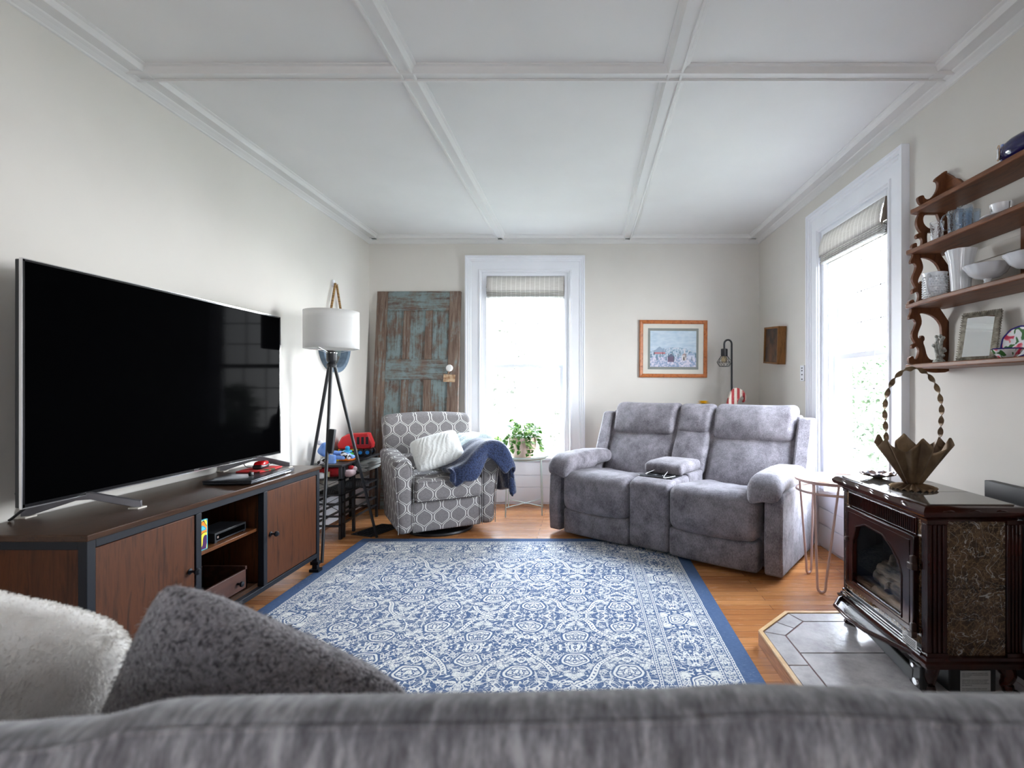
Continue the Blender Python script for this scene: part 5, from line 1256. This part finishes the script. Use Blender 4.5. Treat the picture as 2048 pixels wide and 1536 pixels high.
hpts = [(-.104, 0, .165), (-.106, 0, .2)]+hpts[2:-2]+[(.106, 0, .2), (.104, 0, .165)]
def even(p, n):
    L2 = [0]
    for a, b in zip(p, p[1:]): L2.append(L2[-1]+(b-a).length)
    o = []; j = 0
    for i in range(n):
        s = L2[-1]*i/(n-1)
        while j < len(p)-2 and L2[j+1] < s: j += 1
        o.append(p[j].lerp(p[j+1], (s-L2[j])/max(1e-9, L2[j+1]-L2[j])))
    return o
MB().tube(even(smooth_pts(hpts, 6), 260), .01, 4, prof=[(-.0095, -.0012), (.0095, -.0012), (.0095, .0012), (-.0095, .0012)], twist=.2).build('twisted_handle', m_rust, bk, smooth=20)
sd_ = thing('shell_dish', 'iridescent brown shell dish behind the tin basket on the stove', 'dish', (1.285, 2.235, TZ))
m_sh, nt_, p_ = base_mat('abalone', rough=.12, metal=.2); n1 = tex(nt_, 'Noise', coords(nt_), Scale=30, Detail=4, Distortion=2)
nt_.links.new(ramp(nt_, n1.outputs['Fac'], [(.35, L(70, 90, 120)), (.5, L(168, 150, 150)), (.65, L(120, 80, 60))]), p_.inputs['Base Color'])
MB().grid(lambda u, v: ((.0+.075*v)*cos(2*pi*u)*1.0, .062*v*sin(2*pi*u), .004+.018*v**2+.006*(1-v)*0+.0035*sin(9*2*pi*u)*v**3), 64, 10, cu=True).build('shell', m_sh, sd_, solid=.003)
MB().lathe([(0, .001), (.02, .001), (.03, .006), (0, .006)], seg=20).build('underside', m_rust, sd_)
# ------------------------------------------------------------------ carved wall shelf
YS_ = 2.34
ws = thing('carved_wall_shelf', 'carved pine wall shelf with scrolled bracket and four boards', 'wall shelf', (XR, YS_, 1.2))
fA = lambda q: (1800+q[0]/6.145, 270+q[1]/6.145); fB = lambda q: (1800+q[0]/5.907, 500+q[1]/5.907)
def WX(p): return ((p[0]-VX)*YS_/F-XR, HC-(p[1]-VY)*YS_/F-1.2)
def smooth_poly(pl, it=2):
    for _ in range(it):
        o = []
        for i in range(len(pl)):
            a, b = pl[i], pl[(i+1) % len(pl)]; o += [(a[0]*.75+b[0]*.25, a[1]*.75+b[1]*.25), (a[0]*.25+b[0]*.75, a[1]*.25+b[1]*.75)]
        pl = o
    return pl
fin = [(585, 440), (545, 445), (510, 475), (440, 525), (420, 565), (455, 570), (470, 620), (450, 690), (400, 760), (340, 795), (300, 780), (288, 737), (225, 755), (213, 790), (240, 850), (300, 870), (585, 870)]
s2 = [(270, 945), (235, 960), (203, 1040), (200, 1110), (235, 1180), (262, 1205), (225, 1205), (197, 1230), (195, 1262), (215, 1278), (250, 1260), (272, 1290), (268, 1350), (235, 1388), (205, 1375), (204, 1322), (150, 1340), (138, 1390), (160, 1430), (290, 1430), (355, 1400), (330, 1330), (325, 1225), (345, 1190), (392, 1205), (405, 1160), (350, 1150), (300, 1110), (278, 1060), (285, 1000), (330, 970), (495, 970), (495, 1430), (588, 1430), (588, 920), (350, 920)]
s3 = [(150, 80), (120, 130), (125, 168), (165, 150), (192, 190), (180, 240), (145, 320), (145, 370), (175, 425), (185, 445), (150, 458), (138, 490), (152, 522), (188, 492), (215, 505), (222, 560), (200, 625), (168, 615), (158, 578), (105, 600), (98, 640), (120, 680), (310, 680), (330, 640), (285, 570), (268, 500), (255, 430), (272, 395), (268, 360), (243, 368), (238, 392), (213, 398), (208, 360), (230, 310), (265, 245), (272, 190), (250, 120), (235, 92), (300, 90), (400, 130), (460, 210), (485, 300), (487, 660), (574, 660), (574, 40), (150, 40)]
s4 = [(130, 745), (100, 790), (107, 828), (148, 812), (185, 845), (180, 900), (140, 980), (140, 1035), (170, 1085), (178, 1100), (145, 1112), (133, 1145), (148, 1174), (185, 1140), (215, 1148), (222, 1215), (195, 1292), (162, 1288), (155, 1248), (102, 1270), (98, 1310), (115, 1352), (400, 1352), (408, 1300), (350, 1295), (312, 1245), (292, 1150), (268, 1090), (290, 1060), (282, 1015), (243, 1008), (245, 1040), (212, 1048), (205, 1000), (230, 930), (258, 860), (242, 780), (225, 748), (300, 745), (400, 785), (470, 860), (490, 930), (500, 1352), (574, 1352), (574, 680), (130, 680)]
s5 = [(200, 1385), (250, 1425), (330, 1435), (400, 1452), (574, 1445), (574, 1385)]
for pl, f_ in ((fin, fA), (s2, fA), (s3, fB), (s4, fB), (s5, fB)):
    pp_ = smooth_poly([WX(f_(q)) for q in pl], 1)
    MB().prism(pp_, 'y', -.004, .014).build('scroll_bracket', m_shelf_v, ws, bevel=.002, smooth=30)
LEN = .88
def board(zt, xf, t=.02, bul=.0):
    pl = [(0, .03), (0, -LEN), (-xf-bul, -LEN), (-xf-bul, -.30), (-xf-bul*.6, -.12), (-xf, -.02), (-xf-.004, .008), (-xf+.004, .022), (-xf+.02, .026), (-xf+.03, .03)]
    MB().prism(pl, 'z', zt-t-1.2, zt-1.2).build('shelf_board', m_shelf, ws, bevel=.004, smooth=30)
zc = lambda y: HC-(y-VY)*YS_/F
SH = [zc(418), zc(500), zc(608), zc(729)]
for z, xf, bul in zip(SH, (.165, .185, .188, .188), (0, .0, .022, .022)): board(z, xf, bul=bul)
YW = lambda x: (XR-.01)*F/(x-VX)
cre = [(1893, 346), (1904, 352), (1908, 356), (1917, 357), (1925, 364)]
pl = [((YW(x))-YS_, HC-(y-VY)*YW(x)/F-1.2) for x, y in cre]
pl = [(.0, SH[0]-1.2)]+[(0, pl[0][1])]+pl+[(pl[-1][0]-.04, SH[0]-1.2+.03), (pl[-1][0]-.10, SH[0]-1.2+.012), (pl[-1][0]-.2, SH[0]-1.2)]
MB().prism(pl, 'x', -.014, 0).build('back_crest', m_shelf, ws, bevel=.002)
MB().box(-.016, 0, -.425, -.405, SH[2]-1.2, SH[1]-1.22).build('back_slat', m_shelf_v, ws, bevel=.001)
struct(MB().box(XR-.012, XR, .9, 2.31, 1.648, 1.70).build('trim_8', m_wall, bevel=.002))
# items on the shelves
def at(px, xx=1.585): return (xx, xx*F/(px-VX))
m_milk = M('milk_glass', L(228, 230, 234), None, rough=.15); m_milk.node_tree.nodes['Principled BSDF'].inputs['Subsurface Weight'].default_value = .0
m_cob = M('cobalt_glaze', L(20, 16, 74), None, rough=.08)
zA = SH[0]+.0005
x, y = at(2024, 1.565)
vz = thing('cobalt_vase', 'glossy cobalt blue vase lying on its side with a pale cameo, top board', 'vase', (x, y, zA))
TVs = Matrix.Translation((0, -.06, .045)) @ R_(radians(90), 'X')
MB().lathe([(0, -.095), (.025, -.093), (.038, -.07), (.0445, -.03), (.044, .01), (.036, .06), (.02, .1), (.014, .13), (.018, .15), (0, .15)], seg=40, T=TVs).build('body', m_cob, vz)
MB().lathe([(.0, .0), (.026, -.001), (.0265, -.004), (.026, -.006), (0, -.006)], seg=40, T=Matrix.Translation((-.027, .018, .048)) @ R_(radians(-28), 'Z') @ R_(radians(90), 'Y') @ R_(radians(180), 'X') @ Matrix.Diagonal((1.15, .9, 1.6, 1))).build('cameo_medallion', M('pale_blue_glaze', L(120, 140, 196), None, rough=.3), vz)
def cam_pt(t, s_): return None
Tcam = Matrix.Translation((-.0345, .0218, .048)) @ R_(radians(-28), 'Z')
MB().soft((0, 0, .004), (.002, .009, .012), .002, n=(2, 3, 3), k=3, T=Tcam).soft((0, 0, -.014), (.002, .011, .007), .002, n=(2, 3, 3), k=3, T=Tcam).build('cameo_bust', m_milk, vz, smooth=180)
MB().tube([Tcam @ Vector((.0015, .022*cos(2*pi*i/30), .028*sin(2*pi*i/30))) for i in range(30)], .0013, 6, closed=True).build('gilt_ring', M('gilt', L(200, 160, 110), None, rough=.3, metal=.8), vz)
zB = SH[1]+.0005
def clear_glass(name, tint):
    m, nt, p = base_mat(name, col=tint, rough=.04, trans=1.0, ior=1.45); n = tex(nt, 'Noise', coords(nt), Scale=60, Detail=2, Distortion=1); bump(nt, p, n.outputs['Fac'], .4, .004); return m
m_cg = clear_glass('clear_cut_glass', (.93, .94, .98)); m_bgl = clear_glass('pale_blue_glass', (.78, .87, .98))
def tumbler(r0, r1, h, n=28, fn=None): return MB().lathe([(0, 0), (r0, 0), (r1, h), (r1-.003, h), (r0-.004, .01), (0, .01)], seg=n, fn=fn)
x, y = at(1874, 1.535); o = tumbler(.021, .027, .088).build('glass_tumbler', m_cg); o.location = (x, y, zB); tag(o, 'clear glass tumbler at the far end of the second board', 'glass')
mug0 = None
for k, (px, xx, lb) in enumerate(((1911, 1.535, 'pale blue pressed glass mug next to the clear tumbler'), (1930, 1.535, 'middle of three pale blue pressed glass mugs'), (1945, 1.60, 'pale blue pressed glass mug nearest the teacup'))):
    x, y = at(px, xx)
    if not mug0:
        mug0 = thing('glass_mug', lb, 'mug', (x, y, zB), 0, 'pale blue glass mugs on the wall shelf')
        tumbler(.026, .028, .098, 32, lambda a, z: 1+.02*cos(12*a)).build('body', m_bgl, mug0)
        MB().tube(smooth_pts([(-.024, .006, .085), (-.040, .012, .082), (-.050, .015, .055), (-.042, .012, .025), (-.026, .006, .022)], 5), .0035, 8).build('handle', m_bgl, mug0); o = mug0
    else: o = copy_tree(mug0); o['label'] = lb
    o.location = (x, y, zB); o.rotation_euler = (0, 0, .5*k)
x, y = at(2003, 1.55)
sa = MB().lathe([(0, .002), (.03, 0), (.055, .009), (.056, .011), (.03, .004), (0, .004)], seg=40).build('saucer', m_milk); sa.location = (x, y+.015, zB); tag(sa, 'white saucer under the printed teacup', 'saucer')
tc_ = thing('teacup', 'small white teacup with dark printed scene on the second board', 'cup', (x, y, zB+.0045))
MB().lathe([(0, 0), (.02, 0), (.022, .004), (.031, .02), (.036, .046), (.0345, .046), (.029, .02), (0, .006)], seg=36).build('bowl', m_milk, tc_)
MB().tube(smooth_pts([(-.0, -.033, .042), (-.004, -.048, .042), (-.006, -.052, .03), (-.002, -.045, .016), (0, -.031, .014)], 5), .003, 8).build('handle', m_milk, tc_)
MB().grid(lambda u, v: (-(.0315+.004*v+.0003)*cos(.1+u*.9), (.0315+.004*v+.0003)*sin(.1+u*.9), .018+.022*v), 12, 6).build('printed_scene', M('sepia_print', L(40, 38, 38), L(220, 220, 220), sc=90, lo=.45, hi=.55, rough=.3), tc_, smooth=180)
zC = SH[2]+.0005
x, y = at(1870, 1.54)
pj = thing('hobnail_pitcher', 'white hobnail milk glass pitcher at the far end of the third board', 'pitcher', (x, y, zC))
MB().lathe([(0, 0), (.036, 0), (.043, .01), (.045, .06), (.044, .1), (.047, .118), (.044, .118), (.041, .1), (.041, .012), (0, .01)], seg=40, fn=lambda a, z: 1+.1*max(0, cos(a-2.5))**6*max(0, (z-.08)/.04)).build('body', m_milk, pj)
kn_ = MB()
for r in range(9):
    for c in range(24):
        a = 2*pi*(c+.5*(r % 2))/24; kn_.soft((.0455*cos(a), .0455*sin(a), .014+.0105*r), (.0038,)*3, .0036, n=(1, 1, 1), k=2)
kn_.build('hobnails', m_milk, pj, smooth=180, kind='stuff')
MB().tube(smooth_pts([(-.036, -.022, .10), (-.05, -.034, .104), (-.062, -.04, .085), (-.058, -.038, .05), (-.044, -.03, .03), (-.036, -.024, .03)], 5), .0058, 10).build('handle', m_milk, pj)
x, y = at(1922, 1.56)
o = MB().lathe([(0, 0), (.032, 0), (.034, .006), (.036, .05), (.044, .14), (.054, .185), (.051, .185), (.041, .14), (.032, .02), (0, .01)], seg=64, fn=lambda a, z: 1+.018*cos(16*a)+.03*max(0, (z-.16)/.025)*cos(8*a)).build('ribbed_vase', m_milk); o.location = (x, y, zC); tag(o, 'tall ribbed white milk glass vase on the third board', 'vase')
def compote(px, xx, sc, lb, zz):
    x, y = at(px, xx); o = MB().lathe([(0, 0), (.038*sc, 0), (.036*sc, .005), (.014*sc, .014), (.010*sc, .030), (.014*sc, .037), (.04*sc, .043), (.06*sc, .058), (.070*sc, .078), (.080*sc, .090), (.077*sc, .0915), (.066*sc, .078), (.045*sc, .052), (0, .044)], seg=72,
        fn=lambda a, z: 1+(.03*cos(14*a) if z > .07 else 0)).build('compote_bowl', m_milk); o.location = (x, y, zz); tag(o, lb, 'bowl')
compote(1975, 1.562, 1.0, 'white footed milk glass bowl with ruffled rim in the middle of the third board', zC)
x, y = at(2062, 1.57)
compote(2062, 1.57, 1.0, 'white footed milk glass bowl cut off by the picture edge on the third board', zC)
zD = SH[3]+.0005
x, y = at(1878, 1.55)
cf = thing('coral_figurine', 'knobbly silvery white branched figurine at the far end of the lowest board', 'figurine', (x, y, zD))
m_cor = M('antiqued_white', L(196, 196, 190), L(120, 120, 112), sc=60, rough=.6, bs=.6, bsc=150)
q = MB(); rnd = random.Random(5)
for k in range(16):
    a = rnd.random()*2*pi; t = rnd.random(); h = .03+.09*rnd.random(); r = .014+.014*rnd.random()
    pts = smooth_pts([(.006*cos(a), .006*sin(a), 0), (.01*cos(a+.5), .01*sin(a+.5), h*.5), (r*cos(a), r*sin(a), h)], 4); q.tube(pts, [.006-.0004*i for i in range(9)], 7)
    q.soft((r*cos(a), r*sin(a), h), (.0075,)*3, .007, n=(1, 1, 1), k=2)
q.lathe([(0, 0), (.026, 0), (.022, .012), (.012, .02), (0, .022)], seg=14); q.build('branches', m_cor, cf, smooth=180)
# little mirror
x, y = at(1957, 1.60)
mi = thing('small_mirror', 'small standing mirror in a beaded pewter frame on the lowest board', 'mirror', (1.572, 2.055, zD), rot=(0, radians(12), radians(20)))
m_pew = M('pewter', L(128, 122, 110), L(176, 170, 156), sc=60, rough=.4, metal=.5, bs=.5, bsc=180)
mw, mh = .074, .205
q = MB()
for a in ((-mw, -mw+.024, 0, mh*1.0), (mw-.024, mw, 0, mh)): q.box(0, .008, a[0], a[1], a[2], a[3])
q.box(0, .008, -mw, mw, 0, .022).box(0, .008, -mw, mw, mh-.022, mh)
q.build('frame', m_pew, mi, bevel=.002)
q = MB()
for i in range(22):
    y_ = -mw+2*mw*(i+.5)/22
    for z in (.011, mh-.011): q.tube([(-.001, y_, z-.008), (-.003, y_, z), (-.001, y_, z+.008)], .0014, 5)
    q.soft((.002, y_, mh+.002), (.003, .0025, .003), .0024, n=(1, 1, 1), k=2)
for i in range(20):
    z = mh*(i+.5)/20
    for y_ in (-mw+.012, mw-.012): q.tube([(-.001, y_-.009, z), (-.003, y_, z), (-.001, y_+.009, z)], .0014, 5)
    for y_ in (-mw-.002, mw+.002): q.soft((.002, y_, z), (.003, .003, .0025), .0024, n=(1, 1, 1), k=2)
q.build('beading', m_pew, mi, kind='stuff')
MB().box(-.001, .003, -mw+.022, mw-.022, .02, mh-.02).build('mirror_glass', bpy.data.materials['mirror'], mi, smooth=0)
MB().bar((.008, 0, .15), (.058, 0, .014), .02, .003, up=(1, 0, 0)).build('easel_back', m_pew, mi)
def floral(name):
    m, nt, p = base_mat(name, rough=.15); v = coords(nt); n = tex(nt, 'Noise', v, Scale=32, Detail=1, Distortion=.6)
    c = ramp(nt, n.outputs['Fac'], [(.36, L(70, 118, 66)), (.40, L(60, 104, 70)), (.43, L(232, 234, 236)), (.57, L(232, 234, 238)), (.60, L(236, 150, 160)), (.66, L(204, 60, 90))]); nt.links.new(c, p.inputs['Base Color']); return m
m_flo = floral('painted_floral_glaze'); m_rimb = M('royal_blue_glaze', L(44, 34, 120), None, rough=.12)
x, y = at(2030, 1.625)
pla = thing('floral_plate', 'floral painted plate with royal blue rim leaning on the lowest board', 'plate', (1.622, 1.90, zD+.062), rot=(0, radians(14), radians(12)))
TP = R_(radians(-90), 'Y')
MB().lathe([(0, 0), (.04, 0), (.058, .007), (.058, .009), (.038, .003), (0, .003)], seg=48, T=TP).build('dish', m_flo, pla)
MB().lathe([(.0575, .0065), (.063, .0085), (.063, .0105), (.0575, .0095), (.0575, .0065)], seg=48, T=TP, fn=lambda a, z: 1+.015*cos(10*a)).build('rim', m_rimb, pla)
x, y = at(2014, 1.55)
bwl = thing('floral_bowl', 'small rose painted bowl with blue rim in front of the plate', 'bowl', (x, y, zD))
MB().lathe([(0, 0), (.02, 0), (.022, .003), (.038, .018), (.048, .034), (.046, .034), (.036, .02), (0, .006)], seg=40, fn=lambda a, z: 1+.03*cos(6*a)*(z > .03)).build('bowl_body', m_flo, bwl)
MB().lathe([(.0478, .0335), (.0495, .036), (.0475, .038), (.0455, .036), (.0478, .0335)], seg=40, fn=lambda a, z: 1+.03*cos(6*a)).build('rim', m_rimb, bwl)
nl = MB().lathe([(0, -.001), (.004, -.001), (.004, .003), (0, .004)], seg=12, T=R_(-pi/2, 'Y')).build('wall_nail', m_black, None); nl.location = (XR-.0005, (XR)*F/(2037-VX), HC-(474-VY)*(XR/(2037-VX))); tag(nl, 'small dark nail in the wall below the second board', 'nail')
# ------------------------------------------------------------------ foreground sofa and cushions
so = thing('sofa', 'grey woven fabric sofa seen from behind in the foreground', 'sofa', (0, .42, 0))
def near_fabric():
    m, nt, p = base_mat('grey_woven_pile', rough=.95, sheen=.3)
    a = tex(nt, 'Noise', coords(nt, (1, .28, .28), (0, 0, radians(12))), Scale=95, Detail=4, Roughness=.7); b = tex(nt, 'Noise', coords(nt, (1, .5, .5)), Scale=18, Detail=3)
    f = E(nt, a.outputs['Fac'])*.7+E(nt, b.outputs['Fac'])*.3
    nt.links.new(ramp(nt, f.o, [(.36, L(70, 69, 74)), (.5, L(112, 111, 116)), (.64, L(158, 158, 162))]), p.inputs['Base Color']); bump(nt, p, f, .7, .004); return m
m_nf = near_fabric()
crest = [(-1.25, -.03), (-.62, -.032), (-.56, -.028), (-.47, -.022), (-.38, -.004), (-.28, -.002), (-.1, 0), (.05, .003), (.16, .0085), (.25, .006), (.33, .0), (.44, -.001), (1.25, -.004)]
def cz(x):
    for (a, b), (c, d) in zip(crest, crest[1:]):
        if x <= c: t = (x-a)/(c-a); t = t*t*(3-2*t); return b+(d-b)*t
    return crest[-1][1]
bp = [(.012, .12), (.006, .45), (.0, .70), (.002, .78), (.008, .812), (.018, .828), (.032, .835), (.05, .834), (.075, .824), (.10, .805), (.13, .77), (.16, .70), (.19, .55), (.20, .35), (.20, .12)]
bps = smooth_pts([(0, a, b) for a, b in bp], 4)
mb = MB().grid(lambda u, v: (-1.2+2.4*v, bps[round(u*(len(bps)-1))].y, bps[round(u*(len(bps)-1))].z+cz(-1.2+2.4*v)*max(0, min(1, (bps[round(u*(len(bps)-1))].z-.5)/.3))), len(bps), 121)
nv = 121; n0 = len(bps); mb.f.append(tuple(i*nv for i in range(n0))); mb.f.append(tuple(i*nv+nv-1 for i in range(n0))[::-1])
mb.build('backrest', m_nf, so, smooth=60)
MB().tube([(-1.2+2.4*i/60, .0175, .8285+cz(-1.2+2.4*i/60)) for i in range(61)], .003, 6).build('seam', m_nf, so)
MB().soft((0, .33, .20), (1.19, .32, .14), .03, n=(10, 4, 2)).build('seat_base', m_nf, so, smooth=60)
for c in (-.6, .6): MB().soft((c, .43, .38), (.595, .225, .045), .035, (0, 0, .01), n=(8, 6, 2)).build('seat_cushion', m_nf, so, smooth=60)
for x in (-1.12, 1.12):
    for y in (.06, .58): MB().lathe([(.02, .013 if x < 0 and y > .3 else 0), (.028, .07), (0, .07)], (x, y, 0), 16).build('foot', m_black, so)
for s_ in (-1, 1): MB().soft((s_*1.29, .31, .33), (.09, .34, .27), .06, n=(3, 6, 5)).build('arm', m_nf, so, smooth=60)
def gsh():
    m, nt, p = base_mat('grey_sherpa', rough=1, sheen=.4); n = tex(nt, 'Noise', coords(nt), Scale=105, Detail=3, Distortion=1.4); v = tex(nt, 'Voronoi', coords(nt), Scale=170)
    h = E(nt, n.outputs['Fac'])-E(nt, v.outputs['Distance'])*.35
    nt.links.new(ramp(nt, h.o, [(.12, L(66, 62, 67)), (.30, L(128, 124, 129)), (.5, L(150, 146, 150))]), p.inputs['Base Color']); bump(nt, p, h, 1.0, .008); return m
SEAT = .437
def sq(P):
    z = P.z
    if z < .60: z = .60-(.60-z)*.46
    return (P.x, P.y, z)
a1, a2 = radians(-31), radians(59)
s_ = .43; pk = Vector((-.607, 0, .868)); dR = Vector((cos(a1), 0, sin(a1))); dL = Vector((cos(radians(241)), 0, sin(radians(241))))
cc = pk+(dR+dL)*s_/2; tl = radians(14)
tilt = lambda v: Vector((v.x, v.z*math.sin(tl)*-1, v.z*math.cos(tl)))
gp = pillow('throw_pillow', gsh(), tilt(dR), tilt(-dL), (cc.x, .79, cc.z+.010), s_, s_, .15, 'dark grey sherpa cushion standing corner up on the foreground sofa', n=60, squash=sq, corner=.10, tuft=9000, tl=.006)
bpy.data.materials['grey_sherpa'].use_nodes = True
m_ff = M('cream_faux_fur', L(240, 238, 234), L(228, 225, 220), sc=30, rough=1, sheen=.4, bs=.5, bsc=160, bd=.004)
def sq2(P):
    z = P.z
    if z < .56: z = .56-(.56-z)*.7
    return (P.x, P.y, z)
pillow('throw_pillow', m_ff, (1, .0, -.22), (.15, -.25, 1), (-1.075, .905, .575), .56, .42, .16, 'cream faux fur cushion at the left end of the foreground sofa', n=50, squash=sq2, corner=.17, pw=.6, tuft=45000, tl=.0065)
